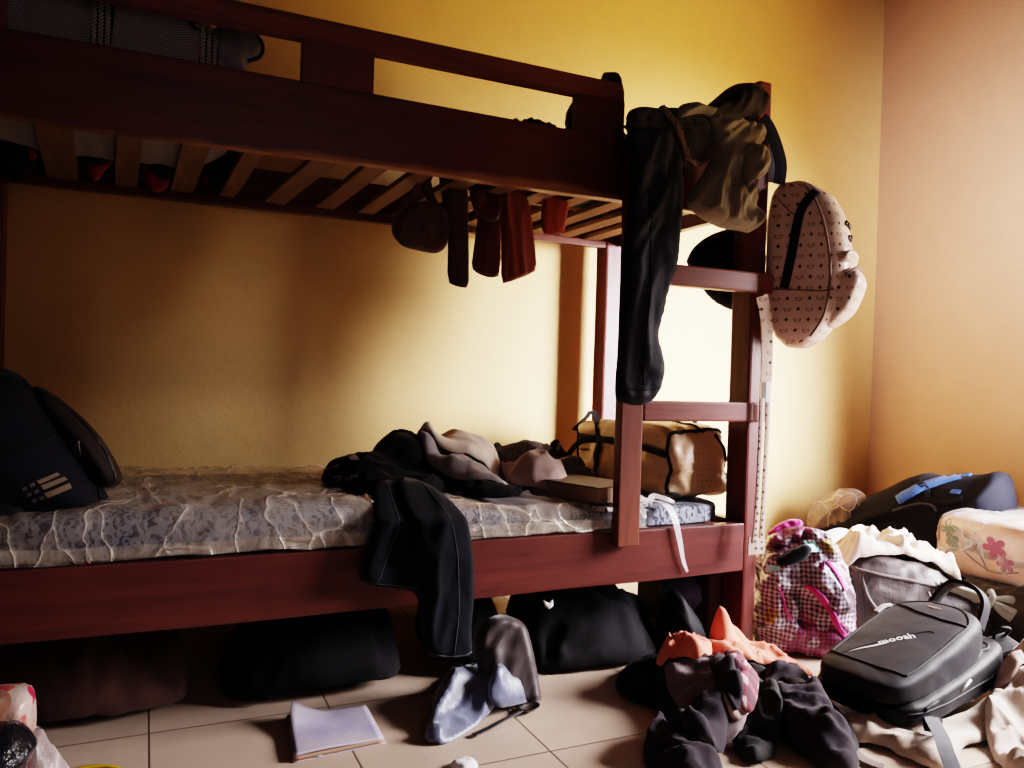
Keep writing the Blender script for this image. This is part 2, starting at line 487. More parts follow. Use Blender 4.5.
def drape(name, pts, gr, m, parent=None, amp=.04, f=8, ang=None, al=.45, s=.009, th=.004, seed=1, rnd=2, reg=True, tent=3, edge=.03, puffy=.015, over=.6, rough=.35):
    """cloth lying crumpled over the ground `gr` inside a plan outline: ridged folds (along ang, if given) that overhang a little"""
    poly = roundout([(p[0], p[1]) for p in pts], rnd) if rnd else [(p[0], p[1]) for p in pts]
    P, T, B = triangulate(poly, s, seed); d = np.minimum(dist_poly(B, P)/edge, 1)
    Hs = np.maximum(gr.H, blur(gr.H, tent)) if tent else gr.H
    keep = gr.H; gr.H = Hs; g = gr.at(np.c_[P, np.zeros(len(P))]); gr.H = keep
    X = np.zeros((len(P), 3)); c, sn = (math.cos(R(ang)), math.sin(R(ang))) if ang is not None else (1, 0)
    o = Vector((seed*3.71, seed*1.93, seed*.77)); k = al if ang is not None else 1
    for i, (x, y) in enumerate(P):
        u, v = (x*c+y*sn)*k, -x*sn+y*c
        q = Vector((u*f, v*f, 0)) + o
        w = q + .45*Vector((noise.noise(q*.9 + Vector((3, 1, 7))), noise.noise(q*.9 + Vector((8, 5, 2))), 0))
        n1 = noise.noise(w); n2 = noise.noise(w*2.2 + Vector((4, 4, 4))); n3 = noise.noise(w*4.7 + Vector((1, 9, 4)))
        h = .62*(1-2.3*abs(n1))**1 + rough*(1-2.4*abs(n2)) + rough*.35*(1-2.2*abs(n3))
        e = d[i]*(2-d[i])
        hh = max(0, h+.12)*amp*(.3+.7*e) + puffy*math.sqrt(e)
        # lean the ridges over
        lx = over*amp*noise.noise(w*.8 + Vector((11, 2, 6))); ly = over*amp*noise.noise(w*.8 + Vector((2, 12, 9)))
        X[i] = (x + lx*h*e, y + ly*h*e, g[i] + th + hh)
    ob = pyd(name, X, T, m, parent); thicken(ob, th)
    if reg: gr.add(ob)
    return ob
def thicken(o, t):
    """double-sided cloth of thickness t as real mesh"""
    bm = bmesh.new(); bm.from_mesh(o.data); bm.normal_update()
    vs = bm.verts[:]; nv = [v.co - v.normal*t for v in vs]; edge = [e for e in bm.edges if len(e.link_faces) == 1]; fs = bm.faces[:]
    W_ = [bm.verts.new(c) for c in nv]; bm.verts.index_update()
    for q, v in enumerate(vs): v.index = q
    for f in fs:
        try: bm.faces.new([W_[v.index] for v in reversed(f.verts)])
        except ValueError: pass
    for e in edge:
        a, b = e.verts; l = e.link_loops[0] if e.link_loops else None
        if l and l.vert is not a: a, b = b, a
        try: bm.faces.new((b, a, W_[a.index], W_[b.index]))
        except ValueError: pass
    for f in bm.faces: f.smooth = True
    bm.to_mesh(o.data); bm.free()


# ================================================================== camera
cam_d = bpy.data.cameras.new('camera'); cam = bpy.data.objects.new('camera', cam_d); COL.objects.link(cam); SC.camera = cam
cam_d.sensor_width = 36; cam_d.lens = 36*791.03/1024; cam_d.clip_start = .02
def aim(loc, yaw, pitch, roll):
    fw = Vector((math.sin(yaw)*math.cos(pitch), math.cos(yaw)*math.cos(pitch), math.sin(pitch)))
    r = fw.cross(Vector((0, 0, 1))).normalized(); u = r.cross(fw)
    r2 = r*math.cos(roll) + u*math.sin(roll); u2 = -r*math.sin(roll) + u*math.cos(roll)
    M = Matrix((r2, u2, -fw)).transposed().to_4x4(); M.translation = Vector(loc); return M
cam.matrix_world = aim((-1.6865, -1.8441, .82), R(24.890), R(-.542), R(1.740))
SC.view_settings.view_transform = 'Filmic'
SC.view_settings.look = 'High Contrast'
SC.view_settings.exposure = 0.0

# ================================================================== room
XR, YB, XL, YF, ZC = 1.531, .92, -3.0, -3.0, 2.75
def wall_mat(name, c, c2, c3):
    n = NT(name); v = n.coord()
    a = n.noise(v, 1.3, 4, .6); b = n.noise(v, 9, 4, .7)
    k = n.mix(n.ramp(a, [(.3, 0), (.75, 1)]), c, c2)
    k = n.mix(n.math('MULTIPLY', n.ramp(b, [(.48, 0), (.75, 1)]), .22), k, c3)
    n.col(k)
    h = n.math('ADD', n.noise(v, 70, 3, .6), n.math('MULTIPLY', n.noise(v, 12, 3), .8))
    n.bump(h, .35, .004); n.set(Roughness=.72); n.p.inputs['Specular IOR Level'].default_value = .3
    return n.m
M_wall = wall_mat('yellow_plaster', (.62, .415, .175), (.55, .36, .145), (.44, .28, .115))
M_wallr = wall_mat('ochre_plaster', (.60, .39, .25), (.55, .35, .22), (.47, .295, .185))
n = NT('ceiling_paint'); n.col((.14, .11, .08)); M_ceil = n.m
# floor: 40 cm beige tiles
n = NT('beige_floor_tiles'); v = n.coord(); X = n.xyz(v)
def cell(o, off):
    q = n.math('DIVIDE', n.math('SUBTRACT', o, off), .4)
    fr = n.math('FRACT', q); return n.math('ABSOLUTE', n.math('SUBTRACT', fr, .5)), n.math('FLOOR', q)
ax, ix = cell(X[0], -1.261 - 4.0); ay, iy = cell(X[1], -.321 - 4.0)
mx = n.math('MAXIMUM', ax, ay); gr = n.ramp(mx, [(.4925, 0), (.4955, 1)])
wn = n.new('ShaderNodeTexWhiteNoise', noise_dimensions='2D'); cb = n.new('ShaderNodeCombineXYZ'); n.l(ix, cb.inputs[0]); n.l(iy, cb.inputs[1]); n.l(cb.outputs[0], wn.inputs['Vector'])
k = n.mix(wn.outputs['Value'], (.40, .30, .235), (.46, .345, .27))
k = n.mix(n.math('MULTIPLY', n.ramp(n.noise(v, 5, 5, .7), [(.45, 0), (.8, 1)]), .5), k, (.27, .19, .145))
k = n.mix(n.ramp(n.noise(v, 60, 3, .7), [(.70, 0), (.76, 1)]), k, (.16, .11, .08))
n.col(n.mix(gr, k, (.12, .08, .06))); n.set(Roughness=.42)
n.bump(n.math('SUBTRACT', 1, gr), .4, .002); M_floor = n.m
M_dark = wall_mat('dark_low_bounce_plaster', (.16, .09, .04), (.13, .07, .03), (.1, .06, .03))  # unseen walls are coloured dark to cut the light they bounce
T = .2
struct(box('floor', (XL-T, YF-T, -.1), (XR+T, YB+T, 0), M_floor))
struct(box('ceiling', (XL-T, YF-T, ZC), (XR+T, YB+T, ZC+.1), M_ceil))
struct(box('wall_back', (XL-T, YB, 0), (XR+T, YB+T, ZC), M_wall))
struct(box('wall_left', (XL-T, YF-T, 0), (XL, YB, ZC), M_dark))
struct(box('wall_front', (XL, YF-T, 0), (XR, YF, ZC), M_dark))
# right wall with its window opening
WY0, WY1, WZ0, WZ1 = -1.62, -.42, .50, 1.75
bm = bmesh.new()
bm_box(bm, (XR, WY1, 0), (XR+T, YB, ZC)); bm_box(bm, (XR, YF-T, 0), (XR+T, WY0, ZC))
bm_box(bm, (XR, WY0, 0), (XR+T, WY1, WZ0)); bm_box(bm, (XR, WY0, WZ1), (XR+T, WY1, ZC))
struct(from_bm('wall_right', bm, M_wallr, smooth=False))
bm = bmesh.new()
bm_box(bm, (XR+.06, WY0, WZ0), (XR+.10, WY0+.04, WZ1)); bm_box(bm, (XR+.06, WY1-.04, WZ0), (XR+.10, WY1, WZ1))
bm_box(bm, (XR+.06, WY0, WZ0), (XR+.10, WY1, WZ0+.04)); bm_box(bm, (XR+.06, WY0, WZ1-.04), (XR+.10, WY1, WZ1))
struct(from_bm('window_1', bm, plain('window_paint', (.5, .45, .4)), smooth=False))

# ================================================================== light
W = bpy.data.worlds.new('sky'); SC.world = W; W.use_nodes = True
W.node_tree.nodes['Background'].inputs['Color'].default_value = (.75, .85, 1, 1)
W.node_tree.nodes['Background'].inputs['Strength'].default_value = 1.0
def area(name, loc, target, sx, sy, e, col, spread=180):
    d = bpy.data.lights.new(name, 'AREA'); d.shape = 'RECTANGLE'; d.size = sx; d.size_y = sy; d.energy = e; d.color = col; d.spread = R(spread)
    o = bpy.data.objects.new(name, d); COL.objects.link(o); o.location = loc
    o.rotation_euler = (Vector(target)-Vector(loc)).to_track_quat('-Z', 'Y').to_euler(); return o
WL = (XR+.42, -1.02, 1.08)
area('window_daylight', WL, (.75, YB, .68), 1.1, 1.05, 160, (1, .95, 1.06), 54)
# the part of the window light that falls into the room and onto the floor
area('window_daylight_floor', (WL[0], WL[1], 1.25), (.40, -.42, .1), 1.1, .9, 62, (1, .94, .97), 57)
# added warm fill lamp that turns the upper back wall golden
area('upper_wall_warm_fill', (XR+.40, -1.02, 1.0), (.45, YB, 2.0), 1.1, .7, 23, (1, .66, .20), 62)
# added spot lamp behind the camera for the bright patch on the right wall
area('right_wall_spot_fill', (-.35, -2.9, 1.55), (1.53, -.06, 1.6), .5, 1.0, 11, (1, .88, 1), 27)
area('room_fill_lamp', (-1.2, -2.95, 1.2), (-1.0, 0, 1.0), .9, 1.9, 5.5, (1, .85, .95))  # added broad fill lamp that lifts the dark bed front


# ================================================================== bunk bed
def wood(name, c, c2, axis='X', rough=.38, low=None):
    n = NT(name); sc = {'X': (1.2, 14, 14), 'Y': (14, 1.2, 14), 'Z': (14, 14, 1.2)}[axis]
    v = n.coord(sc); g = n.noise(v, 2.2, 6, .65, .6)
    k = n.mix(n.ramp(g, [(.3, 0), (.7, 1)]), c2, c)
    k = n.mix(n.math('MULTIPLY', n.ramp(n.noise(n.coord(), 6, 5, .7), [(.55, 0), (.75, 1)]), .45), k, tuple(x*.35 for x in c))
    if low:
        z = n.xyz(n.coord())[2]; xx = n.xyz(n.coord())[0]; far = n.math('MULTIPLY', n.math('ABSOLUTE', n.math('ADD', xx, .82)), 1.5, clamp=True)
        zz = n.math('ADD', n.math('ADD', z, n.math('MULTIPLY', far, .028)), n.math('MULTIPLY', n.noise(n.coord((1.7, 1.7, 1.7)), 1.5, 3), -.07))
        k = n.mix(n.math('MULTIPLY', n.math('SUBTRACT', low[0]+.012, zz), 80, clamp=True), k, low[1])
    n.col(k); n.bump(g, .12, .003); n.set(Roughness=rough); n.p.inputs['Specular IOR Level'].default_value = .35
    return n.m
M_wx = wood('red_varnished_wood', (.125, .029, .023), (.065, .016, .014), 'X')
M_wy = wood('red_varnished_wood_across', (.125, .029, .023), (.065, .016, .014), 'Y')
M_wz = wood('red_varnished_wood_upright', (.14, .033, .027), (.07, .018, .016), 'Z')
M_wlow = wood('red_wood_with_pale_sapwood', (.125, .029, .023), (.065, .016, .014), 'X', low=(1.295, (.26, .11, .05)))
M_slat = wood('raw_slat_wood', (.24, .13, .075), (.15, .08, .045), 'Y', rough=.8)
M_step = wood('worn_step_wood', (.20, .052, .036), (.10, .026, .02), 'X', rough=.45)
M_stile = wood('worn_ladder_wood', (.18, .046, .024), (.10, .026, .017), 'Z', rough=.45)
bed = thing('bunk_bed', 'dark red wooden bunk bed with guard rail and short ladder against yellow wall', 'bunk bed', (-1.05, .42, 0))
HX = -2.13
def leg(lo, hi, s): return plank('leg', lo, hi, M_wz, bed, axis=2, seed=s, wav=.002, bev=.008)
leg((-.05, 0, 0), (0, .092, 1.725), 1); leg((-.092, .765, 0), (-.015, .845, 1.60), 2)
leg((HX, 0, 0), (HX+.05, .092, 1.72), 3); leg((HX, .765, 0), (HX+.075, .845, 1.60), 4)
plank('side_rail', (HX+.05, .002, .256), (-.05, .037, .402), M_wx, bed, n=40, low=.008, seed=5, wav=.002)
plank('side_rail', (HX+.05, .805, .256), (-.09, .84, .402), M_wx, bed, seed=6)
plank('end_board', (-.045, .09, .256), (-.012, .765, .402), M_wy, bed, axis=1, seed=7)
plank('end_board', (HX+.012, .09, .256), (HX+.045, .765, .402), M_wy, bed, axis=1, seed=8)
plank('base_board', (HX+.05, .037, .36), (-.05, .805, .385), M_slat, bed, seed=9)
plank('side_rail', (HX+.05, .002, 1.307), (-.05, .037, 1.478), M_wlow, bed, n=60, low=.012, seed=10, wav=.003)
plank('side_rail', (HX+.05, .805, 1.335), (-.09, .84, 1.46), M_wx, bed, seed=11)
plank('ledger', (HX+.05, .77, 1.325), (-.09, .805, 1.352), M_wx, bed, seed=12)
plank('ledger', (HX+.05, .037, 1.322), (-.05, .06, 1.345), M_wx, bed, seed=13)
plank('end_board', (-.045, .09, 1.335), (-.012, .765, 1.50), M_wy, bed, axis=1, seed=14)
plank('end_board', (HX+.012, .09, 1.335), (HX+.045, .765, 1.50), M_wy, bed, axis=1, seed=15)
# guard rail: bar with rounded end on three blocks
bm = bmesh.new()
out = [(HX+.05, 1.574), (-.515, 1.574), (-.515, 1.608), (-.519, 1.62), (-.530, 1.628), (HX+.05, 1.628)]
vs = [bm.verts.new((x, .003, z)) for x, z in out] + [bm.verts.new((x, .036, z)) for x, z in out]
k = len(out)
bm.faces.new(vs[:k]); bm.faces.new(vs[k:][::-1])
for i in range(k): bm.faces.new((vs[i], vs[k+i], vs[k+(i+1) % k], vs[(i+1) % k]))
bmesh.ops.recalc_face_normals(bm, faces=bm.faces[:])
bmesh.ops.bevel(bm, geom=bm.edges[:], offset=.004, segments=2, affect='EDGES')
rail = from_bm('guard_rail', bm, M_step, bed, smooth=False)
for a, b in ((-.662, -.515), (-1.378, -1.212), (-2.08, -1.953)):
    plank('guard_block', (a, .003, 1.47), (b, .036, 1.58), M_wz, bed, axis=2, n=6, wav=.001, seed=int(a*99), bev=.002)
# slats of the upper bunk
for i, (xf, xb, w) in enumerate([(-2.05, -2.07, .07), (-1.88, -1.915, .078), (-1.727, -1.752, .058), (-1.583, -1.602, .064), (-1.452, -1.47, .046), (-1.28, -1.325, .066),
                                 (-1.15, -1.17, .06), (-1.03, -1.03, .055), (-.90, -.915, .065), (-.78, -.77, .06), (-.65, -.655, .06), (-.53, -.53, .055), (-.41, -.40, .06), (-.29, -.28, .06), (-.17, -.165, .06)]):
    a = math.atan2(-(xb-xf), .7); o = plank('slat', (-w/2, -.385, 0), (w/2, .385, .016), M_slat, bed, axis=1, n=8, wav=.004, seed=20+i, bev=.002)
    o.location = ((xf+xb)/2, .422, 1.348); o.rotation_euler = (0, 0, a)
lad = plank('ladder', (-.517, -.033, .366), (-.447, .001, 1.47), M_stile, bed, axis=2, n=16, wav=.002, seed=40, bev=.004)
plank('rung', (-.447, -.034, .708), (-.002, .001, .765), M_step, lad, n=8, wav=.002, seed=41, bev=.006)
plank('rung', (-.447, -.034, 1.087), (-.002, .001, 1.147), M_step, lad, n=8, wav=.002, seed=42, bev=.006)
rootify(bed)


# ================================================================== lower bunk
n = NT('blue_paisley_ticking'); v = n.coord()
w1 = n.wave(v, 13, 11, 3, 'X', dscale=2.6); vo = n.noise(v, 34, 3, .6, 1.5)
k = n.mix(n.ramp(w1, [(.44, 0), (.5, 1)]), (.24, .27, .33), (.04, .045, .08)); k = n.mix(n.ramp(vo, [(.5, 0), (.56, 1)]), k, (.28, .30, .35))
n.col(k); n.set(Roughness=.8); M_tick = n.m
def film(name, c, a, rough=.18, wr=8):
    n = NT(name); v = n.coord(); f = n.noise(v, wr, 5, .6, 1.0)
    warp = n.new('ShaderNodeVectorMath', operation='ADD'); nv = n.new('ShaderNodeTexNoise'); nv.inputs['Scale'].default_value = 5; n.l(v, nv.inputs['Vector'])
    sc_ = n.new('ShaderNodeVectorMath', operation='SCALE'); sc_.inputs['Scale'].default_value = .22; n.l(nv.outputs['Color'], sc_.inputs[0]); n.l(v, warp.inputs[0]); n.l(sc_.outputs[0], warp.inputs[1])
    mp = n.new('ShaderNodeMapping'); mp.inputs['Scale'].default_value = (1, .45, .6); mp.inputs['Rotation'].default_value = (.3, .4, .8); n.l(warp.outputs[0], mp.inputs['Vector'])
    cr = n.ramp(n.voro(mp.outputs['Vector'], wr*1.1, 'DISTANCE_TO_EDGE'), [(0, 1), (.018, .35), (.07, 0)])
    n.col(n.mix(cr, c, tuple(min(.9, x*1.35 + .12) for x in c))); n.set(Roughness=rough); n.p.inputs['Specular IOR Level'].default_value = .8
    lw = n.new('ShaderNodeLayerWeight'); lw.inputs['Blend'].default_value = .35
    al = n.math('ADD', n.math('MULTIPLY', n.ramp(f, [(.35, 0), (.7, 1)]), a*.8), n.math('MULTIPLY', lw.outputs['Facing'], .5))
    n.l(n.math('ADD', n.math('ADD', al, a*.45), n.math('MULTIPLY', cr, .30), clamp=True), n.p.inputs['Alpha']); n.bump(n.math('ADD', f, n.math('MULTIPLY', cr, .25)), .5, .02); return n.m
M_film = film('cloudy_clear_plastic', (.60, .50, .42), .26, .12)
mat_t = thing('mattress', 'blue paisley foam mattress in torn clear plastic on the lower bunk', 'mattress', (-1.05, .42, .39))
def mz(x): return .498 - .04*min(1, max(0, (x+1.25)/.6))
def mfn(x, y, z):
    X = -1.05 + .992*x; Y = .3985 + .362*y; top = mz(X)
    return (X, Y, .393 + (top-.393)*(z+1)/2 + .006*noise.noise(Vector((X*4, Y*5, z))))
mt = soft('ticking', mfn, M_tick, mat_t, n=40, p=9)
bm = bmesh.new(); rows = []
NX, NP = 150, 46
for i in range(NX+1):
    X = -2.045 + 1.645*i/NX; row = []
    tp = mz(X) + .006
    ragged = .408 + .006*noise.noise(Vector((X*9, 2, 0))) + .008*max(0, noise.noise(Vector((X*3, 8, 0))))
    for j in range(NP+1):
        t = j/NP
        if t < .62: y = .765 - .715*t/.62; z = tp; nn = Vector((0, 0, 1))
        elif t < .70: a = (t-.62)/.08*math.pi/2; y = .05 - .028*math.sin(a); z = tp - .028*(1-math.cos(a)); nn = Vector((0, -math.sin(a), math.cos(a)))
        else: y = .022 - .012*(t-.7)/.3; z = tp - .028 + (ragged - tp + .028)*(t-.7)/.3; nn = Vector((0, -1, 0))
        q = Vector((X, y, z)); f = crump(Vector((X*5.5 + t*5, t*4.5, 1.5)), 3)
        f2 = crump(Vector((X*15, t*9 + X*4, 4.5)), 5)
        q += nn*(.018*max(0, f+.25) + .008*max(0, f2)); q.x += .012*noise.noise(Vector((X*6, t*9, 5)))
        row.append(bm.verts.new(q))
    rows.append(row)
for i in range(NX):
    for j in range(NP): bm.faces.new((rows[i][j], rows[i+1][j], rows[i+1][j+1], rows[i][j+1]))
cv = from_bm('plastic_cover', bm, M_film, mat_t); cv['label'] = 'wrinkled clear plastic cover'
M_hem = film('creamy_plastic_hem', (.52, .45, .37), .5)
hp = [(-2.05 + 1.62*i/40, .006 + .002*math.sin(i*1.9), .425 + .004*noise.noise(Vector((i*.5, 3, 3)))) for i in range(41)]
h_ = ribbon('plastic_hem', hp, .026, .0015, (0, 0, 1), M_hem, mat_t, n=2); h_['label'] = 'creamy folded hem of the plastic'
rootify(mat_t)

M_navy = fabric('navy_nylon', (.0075, .008, .015), (.005, .0055, .009), .8, weave=900, sheen=.1)
M_black = fabric('black_nylon', (.011, .010, .013), (.006, .006, .008), .6, weave=900, sheen=.08)
M_brownblk = fabric('brown_black_nylon', (.022, .014, .014), (.012, .008, .009), .6)
M_metal = plain('dull_zip_metal', (.55, .52, .5), .35, 1)
M_tan = plain('tan_print', (.13, .08, .045), .7)
M_grey = plain('faded_print', (.10, .085, .08), .8)
# ---- backpack at the head of the lower bunk
bp = thing('backpack', 'dark navy backpack with tan striped emblem slumped at left on lower bunk', 'backpack', (-1.9, .2, .495))
body = puff('body', [(-2.098,0.18,0.849), (-1.972,0.18,0.809), (-1.931,0.18,0.789), (-1.892,0.18,0.741), (-1.856,0.18,0.681), (-1.816,0.18,0.62), (-1.778,0.18,0.556), (-1.749,0.18,0.509), (-1.76,0.18,0.478), (-1.852,0.18,0.466), (-1.965,0.18,0.461), (-2.091,0.18,0.476)], M_navy, bp, t=.27, edge=.13, s=.014, folds=[(60, 6, 1.5, .010, 3), (20, 14, 4, .004, 8)], seed=2)
b = bvh(body); D = (0, 1, 0)
pk = puff('front_pocket', [(-1.918,0.2,0.766), (-1.895,0.2,0.765), (-1.859,0.2,0.741), (-1.811,0.2,0.696), (-1.773,0.2,0.65), (-1.741,0.2,0.594), (-1.727,0.2,0.557), (-1.742,0.2,0.534), (-1.775,0.2,0.537), (-1.808,0.2,0.586), (-1.853,0.2,0.65), (-1.897,0.2,0.709)], M_brownblk, bp, t=.17, edge=.07, s=.012, folds=[(-55, 12, 3, .006, 5)], seed=3)
b2 = bvh(pk)
seam('piping', b2, [(-1.893,0.15,0.755), (-1.855,0.15,0.729), (-1.811,0.15,0.686), (-1.774,0.15,0.636), (-1.749,0.15,0.586), (-1.745,0.15,0.555)], D, .0035, M_black, pk)
seam('piping', b2, [(-1.783,0.15,0.65), (-1.766,0.15,0.623), (-1.751,0.15,0.591), (-1.743,0.15,0.564)], D, .004, M_grey, pk)
seam('zip', b, [(-1.928,0.1,0.781), (-1.891,0.1,0.731), (-1.857,0.1,0.672), (-1.822,0.1,0.615), (-1.786,0.1,0.558), (-1.769,0.1,0.518)], D, .004, M_black, body)
seam('piping', b, [(-1.958,0.1,0.643), (-1.922,0.1,0.642), (-1.886,0.1,0.65), (-1.864,0.1,0.663)], D, .003, M_black, body)
bm = bmesh.new()
for c in ([(-1.886,0.08,0.574), (-1.851,0.08,0.588), (-1.845,0.08,0.582), (-1.88,0.08,0.567)], [(-1.878,0.08,0.564), (-1.838,0.08,0.578), (-1.832,0.08,0.571), (-1.872,0.08,0.555)], [(-1.871,0.08,0.548), (-1.828,0.08,0.564), (-1.823,0.08,0.553), (-1.865,0.08,0.538)]):
    decal('', b, c, D, None, nx=5, ny=2, bm=bm)
em = from_bm('emblem_stripes', bm, M_tan, body); em['label'] = 'tan emblem stripes'
bm = bmesh.new()
for px in ([(-1.909,0.08,0.562), (-1.902,0.08,0.565), (-1.9,0.08,0.558), (-1.907,0.08,0.555)], [(-1.897,0.08,0.568), (-1.889,0.08,0.572), (-1.887,0.08,0.565), (-1.895,0.08,0.561)], [(-1.902,0.08,0.55), (-1.894,0.08,0.552), (-1.892,0.08,0.545), (-1.9,0.08,0.542)], [(-1.889,0.08,0.555), (-1.882,0.08,0.558), (-1.88,0.08,0.551), (-1.887,0.08,0.548)], [(-1.893,0.08,0.536), (-1.885,0.08,0.538), (-1.883,0.08,0.531), (-1.891,0.08,0.528)], [(-1.88,0.08,0.541), (-1.871,0.08,0.544), (-1.869,0.08,0.537), (-1.878,0.08,0.534)]):
    decal('', b, px, D, None, nx=2, ny=2, bm=bm)
from_bm('emblem_squares', bm, M_grey, body)
zp = seam('zip_pull', b2, [(-1.818,0.12,0.648), (-1.812,0.12,0.65), (-1.81,0.12,0.637), (-1.808,0.12,0.613), (-1.813,0.12,0.611), (-1.818,0.12,0.637)], D, .0016, M_metal, pk, off=.006, closed=True, n=3); zp['label'] = 'bright metal zip pull'
ribbon('shoulder_strap', [(-2.019,0.06,0.599), (-1.967,0.06,0.536), (-1.932,0.06,0.51), (-1.917,0.06,0.489)], .04, .006, (0, .3, 1), M_black, bp)
rootify(bp)

# ---- clothes at the middle of the bunk
M_hood = fabric('black_jersey', (.008, .0075, .010), (.005, .005, .006), .9)
M_denim = fabric('dark_denim', (.007, .0075, .012), (.004, .004, .007), .9, weave=700, bump=.35)
M_stitch = plain('worn_seam_thread', (.035, .036, .05), .8)
M_print = plain('faded_grey_print', (.20, .18, .17), .8)
hd = thing('hooded_top', 'black crumpled jersey top with small grey chest print on lower bunk', 'top', (-1.03, .33, .5))
GB = Ground(-2.1, .05, -.12, .95, .40).add(mt)
GB.blob(-.99, .40, .48, .10, .12, .11); GB.blob(-1.14, .30, .48, .11, .13, .055)
ht = drape('body', [(-1.235, .40), (-1.245, .25), (-1.19, .16), (-1.10, .11), (-1.0, .10), (-.93, .18), (-.90, .32), (-.90, .46), (-.94, .54), (-1.04, .55), (-1.16, .50)], GB, M_hood, hd, amp=.045, f=8, ang=15, al=.6, seed=4, s=.008)
b = bvh(ht); D = (0, 1, -.35)
bm = bmesh.new()
for c in ([(-1.227,0.14,0.578), (-1.208,0.14,0.581), (-1.208,0.14,0.576), (-1.227,0.14,0.573)], [(-1.213,0.14,0.579), (-1.207,0.14,0.58), (-1.215,0.14,0.561), (-1.22,0.14,0.56)], [(-1.2,0.14,0.572), (-1.172,0.14,0.574), (-1.172,0.14,0.57), (-1.2,0.14,0.568)], [(-1.205,0.14,0.562), (-1.19,0.14,0.563), (-1.19,0.14,0.559), (-1.205,0.14,0.558)],
          [(-1.2,0.14,0.567), (-1.195,0.14,0.567), (-1.197,0.14,0.561), (-1.201,0.14,0.561)], [(-1.19,0.14,0.569), (-1.185,0.14,0.57), (-1.186,0.14,0.564), (-1.191,0.14,0.564)], [(-1.18,0.14,0.57), (-1.173,0.14,0.571), (-1.174,0.14,0.565), (-1.181,0.14,0.565)]):
    decal('', b, c, D, None, nx=3, ny=1, bm=bm)
p_ = from_bm('chest_print', bm, M_print, ht); p_['label'] = 'small grey letters'
M_tag = plain('white_care_tag', (.5, .46, .44), .8)
decal('care_tag', b, [(-1.19,0.22,0.614), (-1.166,0.22,0.608), (-1.158,0.22,0.592), (-1.182,0.22,0.595)], D, M_tag, ht, off=.006)
M_pinkish = plain('pale_lining', (.24, .19, .18), .85)
decal('pale_lining', b, [(-1.255,0.22,0.591), (-1.227,0.22,0.601), (-1.221,0.22,0.593), (-1.247,0.22,0.583)], D, M_pinkish, ht, off=.006)
rootify(hd)
def over_rail(z0, k, up):
    def f(q):
        if q.z > z0:
            e = q.z - z0; q.y += k*e; q.z = z0 + up*e
        return q
    return f
jn = thing('jeans', 'dark denim jeans thrown over lower bunk rail, legs hanging down', 'jeans', (-.98, 0, .05))
j1 = puff('leg', [(-1.16,-.03,0.562), (-1.119,-.03,0.58), (-1.03,-.03,0.568), (-.996,-.03,0.464), (-1.008,-.03,0.342), (-1.041,-.03,0.271), (-1.064,-.03,0.176), (-1.078,-.03,0.294), (-1.123,-.03,0.305), (-1.225,-.03,0.326), (-1.217,-.03,0.381), (-1.195,-.03,0.45), (-1.178,-.03,0.508)], M_denim, jn, t=.022, edge=.015, am=.018, fq=8, ang=80, al=.35, bend=over_rail(.47, 1.6, .75), seed=5, s=.009)
j2 = puff('leg', [(-1.095,-.055,0.587), (-1.019,-.055,0.566), (-.981,-.055,0.516), (-.958,-.055,0.442), (-.944,-.055,0.363), (-.941,-.055,0.269), (-.947,-.055,0.196), (-.94,-.055,0.131), (-1,-.055,0.131), (-1.066,-.055,0.146), (-1.079,-.055,0.234), (-1.087,-.055,0.342), (-1.101,-.055,0.45), (-1.113,-.055,0.521)], M_denim, jn, t=.022, edge=.015, am=.020, fq=8, ang=85, al=.3, bend=over_rail(.47, 1.6, .75), seed=6, s=.009)
b = bvh(j1); b2 = bvh(j2); D = (0, 1, 0)
seam('side_seam', b, [(-1.125,-.03,0.542), (-1.137,-.03,0.447), (-1.164,-.03,0.377), (-1.191,-.03,0.32)], D, .0016, M_stitch, j1)
seam('hem', b, [(-1.223,-.03,0.335), (-1.172,-.03,0.324), (-1.123,-.03,0.315), (-1.083,-.03,0.307)], D, .002, M_stitch, j1)
seam('side_seam', b2, [(-1.036,-.05,0.542), (-1.002,-.05,0.419), (-.989,-.05,0.272), (-.998,-.05,0.139)], D, .0016, M_stitch, j2)
seam('hem', b2, [(-1.06,-.05,0.158), (-1.024,-.05,0.147), (-.983,-.05,0.142), (-.946,-.05,0.145)], D, .002, M_stitch, j2)
rootify(jn)

M_cream = fabric('cream_cotton', (.70, .57, .46), (.62, .50, .39), .85)
M_greyc = fabric('grey_cotton', (.30, .265, .265), (.21, .185, .19), .85)
M_beige = fabric('dusty_pink_cotton', (.40, .28, .24), (.31, .21, .18), .85)
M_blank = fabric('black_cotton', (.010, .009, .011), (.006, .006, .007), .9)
M_ltblue = fabric('pale_blue_cotton', (.52, .58, .68), (.42, .48, .60), .8)
M_taupe = fabric('taupe_cotton', (.17, .14, .135), (.11, .09, .09), .85)
def bedcloth(name, pts, m, label, cat, seed, blobs=(), **k):
    for q in blobs: GB.blob(*q)
    tag(drape(name, pts, GB, m, seed=seed, **k), label, cat)
n = NT('dark_tweed'); v = n.coord(); f = n.voro(v, 140); g = n.noise(v, 7)
n.col(n.mix(n.ramp(f, [(.35, 0), (.55, 1)]), (.13, .105, .105), n.mix(g, (.045, .035, .04), (.07, .055, .06)))); n.set(Roughness=.9); n.bump(n.noise(v, 25, 3), .4, .006); M_tweed = n.m
n = NT('black_print_with_flecks'); v = n.coord(); f = n.noise(v, 40, 2, .5)
k = n.mix(n.ramp(f, [(.58, 0), (.62, 1)]), (.016, .013, .015), (.38, .35, .36)); k = n.mix(n.ramp(n.noise(v, 27, 2), [(.68, 0), (.70, 1)]), k, (.45, .03, .05)); n.col(k); n.set(Roughness=.85); M_fleck = n.m
